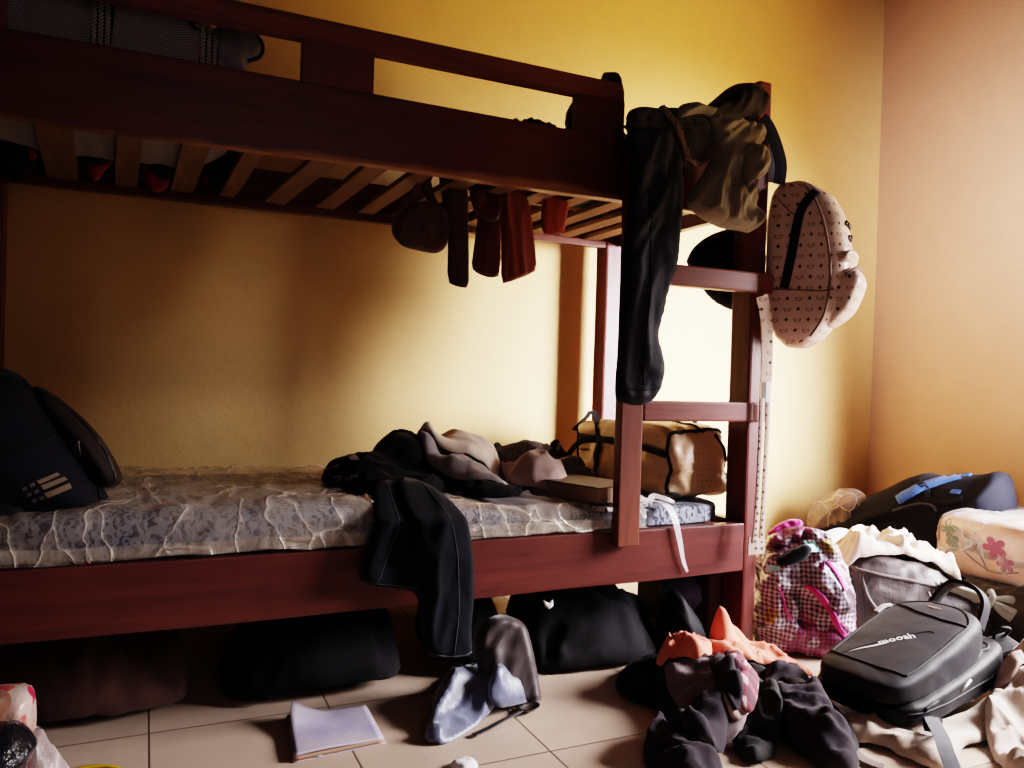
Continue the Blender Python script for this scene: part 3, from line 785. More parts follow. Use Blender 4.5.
bedcloth('shirt', [(-.95, .15), (-.86, .055), (-.78, .035), (-.69, .02), (-.62, .015), (-.60, .10), (-.61, .22), (-.66, .27), (-.74, .24), (-.86, .24)], M_taupe, 'taupe shirt spread flat along the mattress edge below the pink cloth', 'shirt', 20, amp=.022, f=11, ang=-20, puffy=.006)
bedcloth('cloth', [(-.53, .66), (-.46, .56), (-.34, .56), (-.28, .66), (-.36, .76), (-.48, .76)], M_ltblue, 'white and pale blue cloth against the wall left of the duffel bag', 'cloth', 18, [(-.42, .66, .46, .10, .08, .07)], amp=.04, f=12)
bedcloth('cloth', [(-.80, .52), (-.72, .44), (-.62, .46), (-.58, .58), (-.68, .66), (-.78, .64)], M_ltblue, 'pale blue cloth peeping out behind the rolled dusty pink cloth', 'cloth', 17, [(-.69, .55, .46, .08, .08, .09)], amp=.035, f=12)
bedcloth('sweater', [(-.66, .54), (-.60, .42), (-.50, .33), (-.42, .28), (-.37, .34), (-.39, .46), (-.45, .60), (-.58, .62)], M_tweed, 'dark grey speckled sweater behind the dusty pink cloth', 'sweater', 16, [(-.55, .50, .46, .08, .10, .105), (-.45, .38, .46, .06, .08, .07)], amp=.04, f=11, ang=-50)
bedcloth('blouse', [(-.45, .52), (-.40, .38), (-.33, .34), (-.27, .40), (-.27, .54), (-.30, .64), (-.38, .64)], M_fleck, 'black flecked blouse between the grey sweater and the duffel bag', 'blouse', 19, [(-.35, .5, .46, .07, .1, .03)], amp=.016, f=13)
bedcloth('folded_cloth', [(-.92, .17), (-.88, .09), (-.77, .075), (-.72, .13), (-.75, .20), (-.86, .22)], M_blank, 'small black folded cloth below the grey cloth, by the jeans', 'cloth', 14, [(-.82, .14, .47, .06, .05, .03)], amp=.012, f=12)
bedcloth('undershirt', [(-.96, .40), (-.95, .26), (-.88, .18), (-.78, .17), (-.71, .22), (-.70, .34), (-.76, .42), (-.88, .44)], M_greyc, 'dull grey cloth bunched in front of the cream cotton cloth', 'cloth', 13, [(-.87, .29, .47, .12, .11, .085)], amp=.02, f=11, ang=35)
bedcloth('folded_cloth', [(-.95, .44), (-.91, .34), (-.81, .30), (-.70, .32), (-.66, .42), (-.66, .56), (-.76, .62), (-.88, .58)], M_cream, 'cream cotton cloth bundled beside the black top on lower bunk', 'cloth', 12, [(-.81, .44, .48, .13, .13, .125)], amp=.028, f=9, ang=-35)
bedcloth('undershirt', [(-.71, .34), (-.70, .24), (-.63, .18), (-.55, .18), (-.49, .25), (-.49, .36), (-.56, .42), (-.65, .41)], M_beige, 'dusty pink cloth rolled in a ball left of the black book', 'cloth', 15, [(-.60, .29, .46, .085, .09, .085)], amp=.035, f=11, ang=40, al=.6)

# ---- book on a booklet
ex, ey = Vector((-.076, .223, 0)).normalized(), Vector((.223, .076, 0)).normalized()
org = Vector((-.560, .002, 0))
def obox(bm, a0, a1, b0, b1, z0, z1):
    P = [(a0, b0), (a1, b0), (a1, b1), (a0, b1)]
    vs = [bm.verts.new(org + ey*a + ex*q + Vector((0, 0, z))) for z in (z0, z1) for a, q in P]
    for f in ((3, 2, 1, 0), (4, 5, 6, 7), (0, 1, 5, 4), (1, 2, 6, 5), (2, 3, 7, 6), (3, 0, 4, 7)): bm.faces.new([vs[i] for i in f])
n = NT('page_edges'); v = n.coord(); n.col(n.mix(n.wave(v, 160, 1, 2, 'Z'), (.34, .21, .14), (.24, .14, .09))); n.set(Roughness=.9); M_pages = n.m
n = NT('scuffed_black_cover'); v = n.coord(); n.col(n.mix(n.ramp(n.noise(n.coord((3, 9, 3)), 9, 6, .75), [(.6, 0), (.72, 1)]), (.014, .012, .012), (.16, .14, .13))); n.set(Roughness=.45); M_cover = n.m
bk = thing('book', 'thick scuffed black book lying beside the ladder on lower bunk', 'book', (-.52, .13, .478))
bm = bmesh.new(); obox(bm, .004, .172, .004, .256, .4785, .521); from_bm('page_block', bm, M_pages, bk, smooth=False)
for z in (.476, .521):
    bm = bmesh.new(); obox(bm, 0, .176, 0, .262, z, z+.003); bmesh.ops.bevel(bm, geom=bm.edges[:], offset=.001, segments=1, affect='EDGES'); from_bm('cover', bm, M_cover, bk, smooth=False)
rootify(bk)
n = NT('zigzag_booklet'); v = n.coord(); n.col(n.mix(n.ramp(n.wave(v, 18, 14, 1, 'DIAGONAL', dscale=2), [(.72, 0), (.8, 1)]), (.40, .32, .29), (.02, .015, .02))); n.set(Roughness=.7); M_zig = n.m
bm = bmesh.new(); obox(bm, -.004, .20, -.035, .19, .462, .475); bmesh.ops.bevel(bm, geom=bm.edges[:], offset=.002, segments=2, affect='EDGES')
tag(from_bm('booklet', bm, M_zig, None, smooth=False), 'pale booklet with black zigzags under the thick black book', 'booklet')

# ---- duffel bag along the foot board
n = NT('ochre_leatherette'); v = n.coord(); d_ = n.voro(v, 60, rnd=.15)
k = n.mix(n.ramp(n.noise(v, 5, 4), [(.3, 0), (.7, 1)]), (.42, .25, .13), (.54, .36, .22)); k = n.mix(n.ramp(d_, [(.14, 1), (.2, 0)]), k, (.25, .13, .06))
n.col(k); n.set(Roughness=.38); n.bump(n.noise(v, 12, 4), .35, .012); M_duf = n.m
M_trim = fabric('black_webbing', (.012, .010, .011), (.007, .006, .007), .75, bump=.4)
df = thing('duffel_bag', 'ochre leatherette duffel bag with black straps lying at foot of lower bunk', 'bag', (-.13, .40, .465))
def dfn(x, y, z):
    sag = 1 - .10*max(0, z)**2*abs(y)**2
    X = -.135 + (.118 - .012*z + .01*noise.noise(Vector((y*2.2, z*2, 1))))*x - .012*z
    Y = .40 + .295*y*(1 - .05*max(0, z)); Z = .572 + .108*z*sag + .012*noise.noise(Vector((x*1.7, y*2.6, z)))*(z > -.6) + .012*y*(z > 0)*-1
    return (X, Y, Z)
db = soft('body', dfn, M_duf, df, n=26, p=8, wr=.014, wf=10, seed=2)
b = bvh(db)
xl = -.27; OY = .04
strap('handle_strap', b, [(xl, 0.125, .60), (xl, 0.24, .61), (xl, 0.36, .615), (xl, 0.5, .615), (xl, 0.64, .615)], (1, 0, 0), .022, M_trim, db)
for y in (.235, .475):
    strap('handle_strap', b, [(xl, y+OY, .605), (xl, y+.005+OY, .54), (xl, y+.012+OY, .475)], (1, 0, 0), .026, M_trim, db)
for y in (.085, .628):
    P = [(-.27, y+OY, .465), (-.27, y+OY, .52), (-.27, y+OY, .58), (-.26, y+OY, .64)]
    seam('piping', b, P, (1, 0, 0), .0065, M_trim, db)
    seam('piping', b, [(-.245, y+OY, .70), (-.19, y+OY, .70), (-.12, y+OY, .70), (-.05, y+OY, .70)], (0, 0, -1), .0065, M_trim, db)
for k_, (z0, z1) in enumerate(((.64, .60),)):
    seam('end_zip', b, [(-.08, 0.07, .66), (-.05, 0.07, .62), (-.03, 0.07, .56), (-.028, 0.07, .52)], (0, 1, 0), .005, M_trim, db)
    seam('end_seam', b, [(-.22, 0.07, .545), (-.15, 0.07, .55), (-.06, 0.07, .55)], (0, 1, 0), .003, M_duf, db)
    seam('top_zip', b, [(-.13, 0.12, .70), (-.13, 0.4, .70), (-.13, 0.66, .70)], (0, 0, -1), .005, M_trim, db)
ribbon('handle', [(-.262, 0.515, .61), (-.30, 0.56, .60), (-.325, 0.6, .55), (-.31, 0.64, .51), (-.30, 0.68, .50)], .024, .003, (0, 0.84, .6), M_trim, df)
ribbon('handle', [(-.255, 0.51, .62), (-.25, 0.54, .68), (-.235, 0.6, .705), (-.22, 0.66, .68), (-.25, 0.7, .63)], .022, .003, (1, 0, .2), M_trim, df)
ribbon('handle', [(-.06, 0.24, .66), (-.035, 0.28, .705), (-.02, 0.37, .715), (-.03, 0.46, .70), (-.06, 0.5, .66)], .02, .003, (1, 0, .2), M_trim, df)
rootify(df)
# ---- torn strip of packing plastic
M_strip = film('white_plastic_strip', (.75, .68, .74), .9, .25)
ps = thing('plastic_strip', 'torn white plastic strip hanging over rail right of the ladder', 'plastic strip', (-.3, 0, .46))
ribbon('strip', [(-.34, .07, .472), (-.325, .035, .468), (-.315, .012, .455), (-.307, -.006, .42), (-.292, -.010, .36), (-.278, -.008, .31), (-.262, -.008, .275)], lambda t: .034 - .026*t, .001, (1, 0, -.1), M_strip, ps)
ribbon('torn_end', [(-.42, .08, .50), (-.395, .05, .482), (-.37, .04, .474), (-.35, .045, .488), (-.32, .03, .482), (-.295, .02, .472)], lambda t: .026 - .016*t, .001, (0, .6, 1), M_strip, ps)
rootify(ps)


# ================================================================== upper bunk
n = NT('grey_herringbone_weave'); v = n.coord((1, 1, 1)); X = n.xyz(v)
zig = n.math('ABSOLUTE', n.math('SUBTRACT', n.math('FRACT', n.math('MULTIPLY', X[0], 22)), .5))
ph = n.math('FRACT', n.math('ADD', n.math('MULTIPLY', n.math('ADD', X[2], X[1]), 190), n.math('MULTIPLY', zig, 5)))
k = n.mix(n.ramp(ph, [(.42, 0), (.58, 1)]), (.10, .09, .09), (.40, .365, .36)); n.col(k); n.set(Roughness=.9); n.bump(ph, .3, .002); M_herr = n.m
M_grey2 = fabric('grey_blue_cotton', (.30, .29, .32), (.15, .15, .19), .85)
M_braid_l = fabric('pale_braid', (.55, .50, .48), (.40, .36, .35), .85); M_braid_d = fabric('dark_braid', (.02, .015, .016), None, .9)
cu = thing('floor_cushion', 'grey herringbone woven cushion with braided bands on upper bunk', 'cushion', (-1.85, .33, 1.358))
def cfn(x, y, z):
    q = max(0, (x-.55)/.45)
    X = -1.87 + .385*x; Y = .33 + .25*y*(1-.25*q*q); Z = 1.52 - .04*q + .160*z*(1-.42*q*q) - .05*q*(z > 0)*z
    return (X, Y, Z + .006*noise.noise(Vector((X*5, Y*5, z))))
cb_ = soft('cover', cfn, M_herr, cu, n=34, p=6, wr=.004, wf=9)
b = bvh(cb_)
for xc in (-1.79, -1.575):
    strap('braided_band', b, [(xc, .0, 1.40), (xc, .0, 1.50), (xc+.006, .0, 1.58), (xc+.006, .0, 1.645)], (0, 1, 0), .040, M_braid_d, cb_, off=.002)
    bm = bmesh.new()
    for o_ in (-.013, 0, .013):
        for s_ in (-1, 1):
            P = [drop(b, (xc+o_+s_*.0042*math.cos(i*math.pi), .0, 1.41+.008*i), (0, 1, 0), .006) for i in range(30)]
            bm_tube(bm, P, .0023, 5, n=1)
    from_bm('braid', bm, M_braid_l, cb_)
en = puff('gathered_end', [(-1.581,0.18,1.608), (-1.533,0.18,1.642), (-1.494,0.18,1.646), (-1.475,0.18,1.63), (-1.457,0.18,1.625), (-1.444,0.18,1.598), (-1.455,0.18,1.576), (-1.483,0.18,1.557), (-1.482,0.18,1.518), (-1.527,0.18,1.514), (-1.575,0.18,1.525)], M_grey2, cu, t=.12, edge=.04, am=.03, fq=16, ang=-40, al=.25, s=.007)
en['label'] = 'gathered grey blue end'
tube('corner_binding', [(-1.488,0.12,1.6), (-1.464,0.12,1.603), (-1.452,0.12,1.58), (-1.46,0.12,1.557), (-1.485,0.12,1.543)], .005, fabric('blue_binding', (.035, .06, .11)), en)
rootify(cu)

bb = thing('sack', 'black sack lying across the slats at the head of upper bunk', 'sack', (-1.85, .62, 1.36))
def sfn(x, y, z): return (-1.78 + .36*x, .665 + .09*y, 1.42 + .062*z)
soft('body', sfn, M_blank, bb, n=18, p=3, wr=.015, wf=8)
puff('sagging_fold', [(-2.093,0.5,1.411), (-2.009,0.5,1.438), (-1.965,0.5,1.407), (-1.951,0.5,1.333), (-1.963,0.5,1.291), (-1.989,0.5,1.267), (-2.017,0.5,1.284), (-2.09,0.5,1.289)], M_blank, bb, t=.10, edge=.05, folds=[(80, 12, 3, .01, 2)])
for q in ([(-1.864,0.52,1.402), (-1.781,0.52,1.407), (-1.777,0.52,1.368), (-1.796,0.52,1.347), (-1.845,0.52,1.343), (-1.866,0.52,1.363)], [(-1.693,0.52,1.385), (-1.624,0.52,1.39), (-1.633,0.52,1.35), (-1.662,0.52,1.33), (-1.687,0.52,1.343)]):
    puff('sagging_fold', q, M_blank, bb, t=.06, edge=.04)
rootify(bb)
M_red = fabric('red_cotton', (.27, .012, .025), (.16, .008, .018), .8)
rd = thing('red_garment', 'red garment poking down between the slats at the head of upper bunk', 'garment', (-1.7, .56, 1.36))
puff('drooping_fold', [(-1.847,0.56,1.351), (-1.81,0.56,1.373), (-1.779,0.56,1.383), (-1.776,0.56,1.364), (-1.8,0.56,1.337), (-1.813,0.56,1.308), (-1.832,0.56,1.311), (-1.838,0.56,1.329)], M_red, rd, t=.025, edge=.015, folds=[(30, 30, 8, .006, 1)], s=.006)
puff('drooping_fold', [(-1.706,0.56,1.382), (-1.688,0.56,1.39), (-1.68,0.56,1.364), (-1.657,0.56,1.339), (-1.637,0.56,1.342), (-1.641,0.56,1.314), (-1.666,0.56,1.294), (-1.691,0.56,1.305), (-1.707,0.56,1.338)], M_red, rd, t=.03, edge=.018, folds=[(70, 30, 8, .006, 2)], s=.006)
puff('drooping_fold', [(-1.55,0.6,1.377), (-1.542,0.6,1.381), (-1.536,0.6,1.353), (-1.54,0.6,1.335), (-1.546,0.6,1.357)], M_red, rd, t=.01, edge=.006, s=.004)
rootify(rd)
rd2 = puff('red_garment', [(-1.966,0.46,1.351), (-1.951,0.46,1.349), (-1.942,0.46,1.33), (-1.953,0.46,1.321), (-1.964,0.46,1.329)], M_red, None, t=.015, edge=.008, s=.005)
tag(rd2, 'small corner of red cloth beside the leftmost slat', 'garment')

tag(heap('garment', [(-.95, .20), (-.70, .14), (-.55, .16), (-.40, .12), (-.30, .2), (-.36, .36), (-.60, .42), (-.85, .36)], lambda x, y: .165+.04*max(0, min(1, (x+.75)*3)), M_blank, z0=1.366, edge=.09, wr=.04, wf=10, seed=31), 'black clothes heaped on the upper slats behind the guard rail', 'garment')
ub = puff('bag', [(-.579,0.22,1.557), (-.574,0.22,1.617), (-.548,0.22,1.656), (-.502,0.22,1.7), (-.465,0.22,1.719), (-.458,0.22,1.744), (-.431,0.22,1.749), (-.408,0.22,1.729), (-.4,0.22,1.701), (-.392,0.22,1.581), (-.462,0.22,1.54)], M_brownblk, None, t=.12, edge=.05, am=.02, fq=11)
tag(ub, 'black bag standing behind the rounded end of the guard rail', 'bag')

# ---- clothes dangling through the slats
M_brn = fabric('brown_cloth', (.105, .045, .034), (.07, .028, .022), .85)
M_dbrn = fabric('dark_brown_cloth', (.065, .026, .020), (.04, .016, .013), .85)
M_maro = fabric('maroon_cloth', (.13, .026, .026), (.08, .017, .018), .85)
M_rust = fabric('rust_cloth', (.23, .045, .022), (.16, .028, .016), .85)
pch = thing('cloth_pouch', 'brown cloth pouch hanging by its straps below the upper slats', 'pouch', (-1.0, .3, 1.15))
puff('pouch', [(-1.077,0.3,1.228), (-1.058,0.3,1.269), (-1.03,0.3,1.294), (-.983,0.3,1.311), (-.935,0.3,1.306), (-.91,0.3,1.274), (-.905,0.3,1.218), (-.916,0.3,1.179), (-.943,0.3,1.162), (-.991,0.3,1.166), (-1.043,0.3,1.173), (-1.07,0.3,1.201)], M_brn, pch, t=.06, edge=.02, am=.012, fq=14, ang=80, s=.007)
ribbon('strap', [(-1.063,0.28,1.237), (-1.036,0.28,1.287), (-1.002,0.28,1.339), (-.98,0.28,1.381), (-.97,0.28,1.421)], .034, .005, (1, .3, .4), M_brn, pch)
ribbon('strap', [(-.925,0.28,1.224), (-.947,0.28,1.278), (-.973,0.28,1.32), (-.986,0.28,1.363), (-.993,0.28,1.412)], .032, .005, (1, .3, -.3), M_dbrn, pch)
ribbon('strap', [(-.905,0.32,1.261), (-.904,0.32,1.307), (-.911,0.32,1.353), (-.926,0.32,1.423)], .03, .005, (1, 0, 0), M_dbrn, pch)
b = bvh(pch.children[0])
seam('seam', b, [(-1.06,0.2,1.267), (-1.061,0.2,1.216), (-1.057,0.2,1.158)], (0, 1, 0), .002, M_dbrn, pch.children[0])
seam('seam', b, [(-1.024,0.2,1.279), (-1.015,0.2,1.248), (-.979,0.2,1.211), (-.978,0.2,1.152)], (0, 1, 0), .002, M_dbrn, pch.children[0])
rootify(pch)
g = 'clothes dangling through the slats of the upper bunk'
tag(puff('garment', [(-.925,0.28,1.414), (-.861,0.28,1.422), (-.858,0.28,1.323), (-.849,0.28,1.151), (-.847,0.28,1.071), (-.881,0.28,1.071), (-.914,0.28,1.083), (-.915,0.28,1.202), (-.922,0.28,1.315)], M_dbrn, None, t=.012, edge=.008, am=.006, fq=16, ang=90, al=.2, s=.007, rnd=1), 'narrow dark brown cloth strip hanging right of the brown pouch', 'garment', g)
tag(puff('garment', [(-.8,0.34,1.445), (-.735,0.34,1.454), (-.728,0.34,1.35), (-.721,0.34,1.122), (-.756,0.34,1.113), (-.796,0.34,1.122), (-.818,0.34,1.138), (-.811,0.34,1.206), (-.801,0.34,1.296)], M_maro, None, t=.014, edge=.008, am=.012, fq=16, ang=85, al=.2, s=.007, rnd=1), 'dull maroon leg hanging behind the rust coloured cloth', 'garment', g)
tag(puff('garment', [(-.851,0.29,1.412), (-.763,0.29,1.424), (-.75,0.29,1.338), (-.754,0.29,1.275), (-.789,0.29,1.269), (-.834,0.29,1.293), (-.851,0.29,1.34)], M_maro, None, t=.03, edge=.015, am=.014, fq=18, ang=20, s=.007), 'rolled maroon cloth tucked below the slats, left of rust cloth', 'garment', g)
tag(puff('garment', [(-.77,0.26,1.431), (-.693,0.26,1.441), (-.683,0.26,1.352), (-.665,0.26,1.298), (-.649,0.26,1.211), (-.64,0.26,1.138), (-.669,0.26,1.121), (-.695,0.26,1.11), (-.727,0.26,1.096), (-.755,0.26,1.088), (-.759,0.26,1.215), (-.766,0.26,1.33)], M_rust, None, t=.014, edge=.008, am=.022, fq=13, ang=98, al=.15, s=.007, rnd=1), 'longest rust coloured cloth hanging below the upper slats', 'garment', g)
tag(puff('garment', [(-.627,0.26,1.436), (-.539,0.26,1.442), (-.536,0.26,1.373), (-.547,0.26,1.29), (-.553,0.26,1.254), (-.593,0.26,1.246), (-.627,0.26,1.246), (-.633,0.26,1.316)], fabric('orange_red_cloth', (.30, .045, .02), (.22, .03, .015), .8), None, t=.008, edge=.008, am=.006, fq=14, ang=90, s=.007, rnd=1), 'short orange red cloth tab hanging nearest the ladder', 'garment', g)

# ---- clothes thrown over the upper rail at the ladder
n = NT('black_satin'); v = n.coord(); n.col((.0105, .0085, .0155)); n.set(Roughness=.6, Sheen_Weight=.05); n.p.inputs['Specular IOR Level'].default_value = .22; n.bump(n.noise(v, 14, 4, .6), .35, .012); M_satin = n.m
tr = thing('trousers', 'black satin trousers hanging down the ladder from the upper rail', 'trousers', (-.47, -.06, .75))
tb = puff('leg', [(-.556,-.075,1.496), (-.485,-.075,1.518), (-.426,-.075,1.501), (-.385,-.075,1.448), (-.377,-.075,1.341), (-.379,-.075,1.218), (-.385,-.075,1.128), (-.412,-.075,1.061), (-.42,-.075,1.007), (-.444,-.075,0.946), (-.426,-.075,0.898), (-.414,-.075,0.855), (-.425,-.075,0.801), (-.449,-.075,0.763), (-.488,-.075,0.752), (-.526,-.075,0.757), (-.566,-.075,0.761), (-.568,-.075,0.819), (-.562,-.075,0.911), (-.561,-.075,1.029), (-.559,-.075,1.148), (-.55,-.075,1.253), (-.541,-.075,1.346), (-.557,-.075,1.423)], M_satin, tr, t=.035, edge=.02, am=.022, fq=9, ang=80, al=.35, bend=over_rail(1.478, 2.2, 1.15), s=.009)
b = bvh(tb)
seam('hem', b, [(-.552,-.06,0.798), (-.505,-.06,0.796), (-.453,-.06,0.8), (-.415,-.06,0.817)], (0, 1, 0), .0022, M_black, tb)
seam('side_seam', b, [(-.499,-.06,1.328), (-.486,-.06,1.143), (-.498,-.06,0.955), (-.499,-.06,0.807)], (0, 1, 0), .0018, M_black, tb)
puff('cuff_fold', [(-.552,-.085,0.793), (-.464,-.085,0.801), (-.447,-.085,0.779), (-.475,-.085,0.758), (-.519,-.085,0.752), (-.551,-.085,0.762)], M_satin, tb, t=.015, edge=.01, am=.008, fq=16, s=.007)
rootify(tr)
n = NT('dark_ribbed_knit'); v = n.coord(); w_ = n.wave(v, 55, 2, 2, 'Z'); w2 = n.wave(v, 70, 2, 2, 'X')
n.col(n.mix(n.math('MULTIPLY', w_, w2), (.022, .016, .016), (.08, .058, .05))); n.set(Roughness=.9); n.bump(w_, .6, .006); M_knit = n.m
M_belt = fabric('brown_braided_trim', (.17, .095, .06), (.08, .04, .027), .8, scale=140, bump=.5)
kn = thing('knit_top', 'dark ribbed knit top with brown braided trim over the upper rail', 'top', (-.42, -.03, 1.42))
kb = puff('body', [(-.557,-.07,1.524), (-.514,-.07,1.547), (-.451,-.07,1.552), (-.399,-.07,1.577), (-.339,-.07,1.571), (-.29,-.07,1.541), (-.274,-.07,1.488), (-.292,-.07,1.441), (-.339,-.07,1.407), (-.392,-.07,1.4), (-.419,-.07,1.423), (-.463,-.07,1.449), (-.511,-.07,1.463), (-.555,-.07,1.466)], M_knit, kn, t=.04, edge=.02, am=.012, fq=14, bend=over_rail(1.55, 1.5, .8), s=.007)
b = bvh(kb)
def braid(pts, nm='braided_trim'):
    P = [drop(b, p, (0, 1, 0), .004) for p in smooth_path(pts, 10)]; bm = bmesh.new()
    for s_ in (0, 1):
        Q = [p + Vector((math.cos(i*1.1+s_*math.pi)*.006, -.003, math.sin(i*1.1+s_*math.pi)*.005)) for i, p in enumerate(P)]
        bm_tube(bm, Q, .0052, 6, n=1)
    return from_bm(nm, bm, M_belt, kb)
braid([(-.459,-.06,1.543), (-.436,-.06,1.52), (-.411,-.06,1.486), (-.393,-.06,1.451), (-.379,-.06,1.425)])
braid([(-.386,-.06,1.425), (-.345,-.06,1.417), (-.305,-.06,1.436), (-.282,-.06,1.473), (-.277,-.06,1.518), (-.289,-.06,1.549)])
rootify(kn)
M_khaki = fabric('khaki_cotton', (.25, .205, .15), (.17, .14, .10), .8, bump=.3)
kj = thing('jacket', 'crumpled khaki cotton jacket slung over the upper rail', 'jacket', (-.25, -.05, 1.25))
k1 = puff('back', [(-.441,-.075,1.542), (-.403,-.075,1.575), (-.337,-.075,1.597), (-.282,-.075,1.59), (-.225,-.075,1.572), (-.161,-.075,1.566), (-.12,-.075,1.544), (-.114,-.075,1.511), (-.135,-.075,1.479), (-.17,-.075,1.438), (-.153,-.075,1.383), (-.129,-.075,1.33), (-.108,-.075,1.283), (-.133,-.075,1.247), (-.176,-.075,1.251), (-.233,-.075,1.25), (-.289,-.075,1.264), (-.338,-.075,1.286), (-.359,-.075,1.313), (-.334,-.075,1.352), (-.295,-.075,1.412), (-.27,-.075,1.471), (-.286,-.075,1.523), (-.322,-.075,1.556), (-.376,-.075,1.558)], M_khaki, kj, t=.04, edge=.018, am=.045, fq=11, ang=62, al=.45, rough=.4, bend=over_rail(1.54, 1.3, .85), s=.006)
k2 = puff('sleeve', [(-.207,-.125,1.462), (-.173,-.125,1.487), (-.141,-.125,1.483), (-.129,-.125,1.457), (-.13,-.125,1.412), (-.147,-.125,1.388), (-.176,-.125,1.389), (-.189,-.125,1.355), (-.205,-.125,1.402)], M_khaki, kj, t=.05, edge=.02, am=.03, fq=16, ang=60, s=.006)
k3 = puff('collar', [(-.42,-.1,1.548), (-.376,-.1,1.58), (-.322,-.1,1.587), (-.288,-.1,1.571), (-.3,-.1,1.542), (-.341,-.1,1.548), (-.38,-.1,1.534), (-.406,-.1,1.524)], M_khaki, kj, t=.03, edge=.012, am=.025, fq=20, ang=20, s=.006, bend=over_rail(1.56, 1.0, .8))
b = bvh(k1)
seam('seam', b, [(-.368,-.2,1.518), (-.34,-.2,1.476), (-.325,-.2,1.426), (-.289,-.2,1.366), (-.26,-.2,1.304), (-.236,-.2,1.233)], (0, 1, 0), .003, M_khaki, k1)
rootify(kj)
M_blbr = fabric('faded_black_brown', (.036, .026, .028), (.018, .013, .014), .8)
cl = puff('garment', [(-.226,0.03,1.596), (-.22,0.03,1.627), (-.185,0.03,1.656), (-.149,0.03,1.689), (-.105,0.03,1.715), (-.059,0.03,1.72), (-.032,0.03,1.707), (-.011,0.03,1.668), (-.016,0.03,1.625), (-.062,0.03,1.606), (-.13,0.03,1.6)], M_blbr, None, t=.09, edge=.035, am=.03, fq=13, ang=75, s=.007)
tag(cl, 'faded black cloth bunched against the top of the bed post', 'garment')
bc = puff('bag', [(-.16,0.17,1.193), (-.146,0.17,1.232), (-.117,0.17,1.263), (-.063,0.17,1.294), (0,0.17,1.316), (0.09,0.17,1.319), (0.135,0.17,1.259), (0.132,0.17,1.128), (0.085,0.17,1.066), (0.027,0.17,1.052), (-.022,0.17,1.065), (-.071,0.17,1.094), (-.112,0.17,1.147)], M_blank, None, t=.10, edge=.05, am=.012, fq=9)
tag(bc, 'black cloth bag hanging behind the ladder post, over the upper rung', 'bag')

# ---- cream patterned backpack on the post
n = NT('cream_leatherette_with_motifs'); v = n.coord(); X = n.xyz(v)
u_ = n.math('DIVIDE', n.math('ADD', X[0], X[1]), .031); w_ = n.math('DIVIDE', X[2], .031)
fu = n.math('SUBTRACT', n.math('FRACT', u_), .5); fw = n.math('SUBTRACT', n.math('FRACT', w_), .5)
par = n.math('ABSOLUTE', n.math('MODULO', n.math('ADD', n.math('FLOOR', u_), n.math('FLOOR', w_)), 2))
dia = n.math('LESS_THAN', n.math('ADD', n.math('MULTIPLY', n.math('ABSOLUTE', fu), 1.15), n.math('ABSOLUTE', fw)), .21)
rr = n.math('SQRT', n.math('ADD', n.math('POWER', fu, 2), n.math('POWER', n.math('MULTIPLY', fw, 1.3), 2)))
ring = n.math('LESS_THAN', n.math('ABSOLUTE', n.math('SUBTRACT', rr, .31)), .045)
ring = n.math('MULTIPLY', ring, n.math('LESS_THAN', fw, .12))
bars = n.math('MULTIPLY', n.math('LESS_THAN', n.math('ABSOLUTE', n.math('SUBTRACT', n.math('FRACT', n.math('MULTIPLY', fu, 7)), .5)), .22), n.math('MULTIPLY', n.math('LESS_THAN', n.math('ABSOLUTE', fw), .1), n.math('LESS_THAN', n.math('ABSOLUTE', fu), .34)))
emb = n.math('MULTIPLY', n.math('MAXIMUM', ring, bars), n.math('LESS_THAN', par, .5))
dia = n.math('MULTIPLY', dia, n.math('GREATER_THAN', par, .5))
k = n.mix(n.math('MULTIPLY', emb, .8), (.60, .45, .37), (.16, .07, .045)); k = n.mix(dia, k, (.05, .02, .015))
n.col(k); n.set(Roughness=.34); n.bump(n.noise(v, 13, 3), .25, .008); M_mono = n.m
M_pipe = fabric('brown_piping', (.28, .17, .12), None, .6); M_nav = fabric('navy_webbing', (.012, .013, .028), None, .7)
mp = thing('backpack', 'cream leatherette backpack with dark motifs hanging from the bed post', 'backpack', (.130, -.034, .935), (0, 0, R(-55)))
H = .50
def prof(z):   # (back, front) along the depth axis for height 0..1
    K = [(0, -.06, .02), (.06, -.085, .055), (.2, -.105, .10), (.38, -.11, .125), (.55, -.112, .125), (.75, -.112, .108), (.9, -.11, .075), (1, -.10, .01)]
    for a, b in zip(K, K[1:]):
        if z <= b[0]:
            t = (z-a[0])/(b[0]-a[0]); return a[1]+(b[1]-a[1])*t, a[2]+(b[2]-a[2])*t
    return K[-1][1:]
def pfn(x, y, z):
    h = (z+1)/2; bk_, fr = prof(h)
    w = .105*(1 - .25*max(0, h-.7)/.3) * (1-.12*max(0, x)*(h > .3))
    return ((bk_+fr)/2 + (fr-bk_)/2*x, w*y, H*h + .004*noise.noise(Vector((x*2, y*2, z*3))))
pb = soft('body', pfn, M_mono, mp, n=30, p=5, wr=.004, wf=8, seed=3)
b = bvh(pb)
strap('side_band', b, [(.03, -.2, .455), (-.005, -.2, .40), (-.02, -.2, .31), (-.035, -.2, .22), (-.045, -.2, .17)], (0, 1, 0), .026, M_nav, pb, off=.002)
seam('piping', b, [(.0, -.2, .475), (.035, -.2, .42), (.065, -.2, .33), (.08, -.2, .22), (.07, -.2, .10), (.03, -.2, .03)], (0, 1, 0), .004, M_pipe, pb)
seam('seam', b, [(-.10, -.2, .17), (-.03, -.2, .165), (.05, -.2, .16), (.09, -.2, .165)], (0, 1, 0), .003, M_pipe, pb)
seam('seam', b, [(-.075, -.2, .44), (-.04, -.2, .40), (0, -.2, .365)], (0, 1, 0), .002, M_pipe, pb)
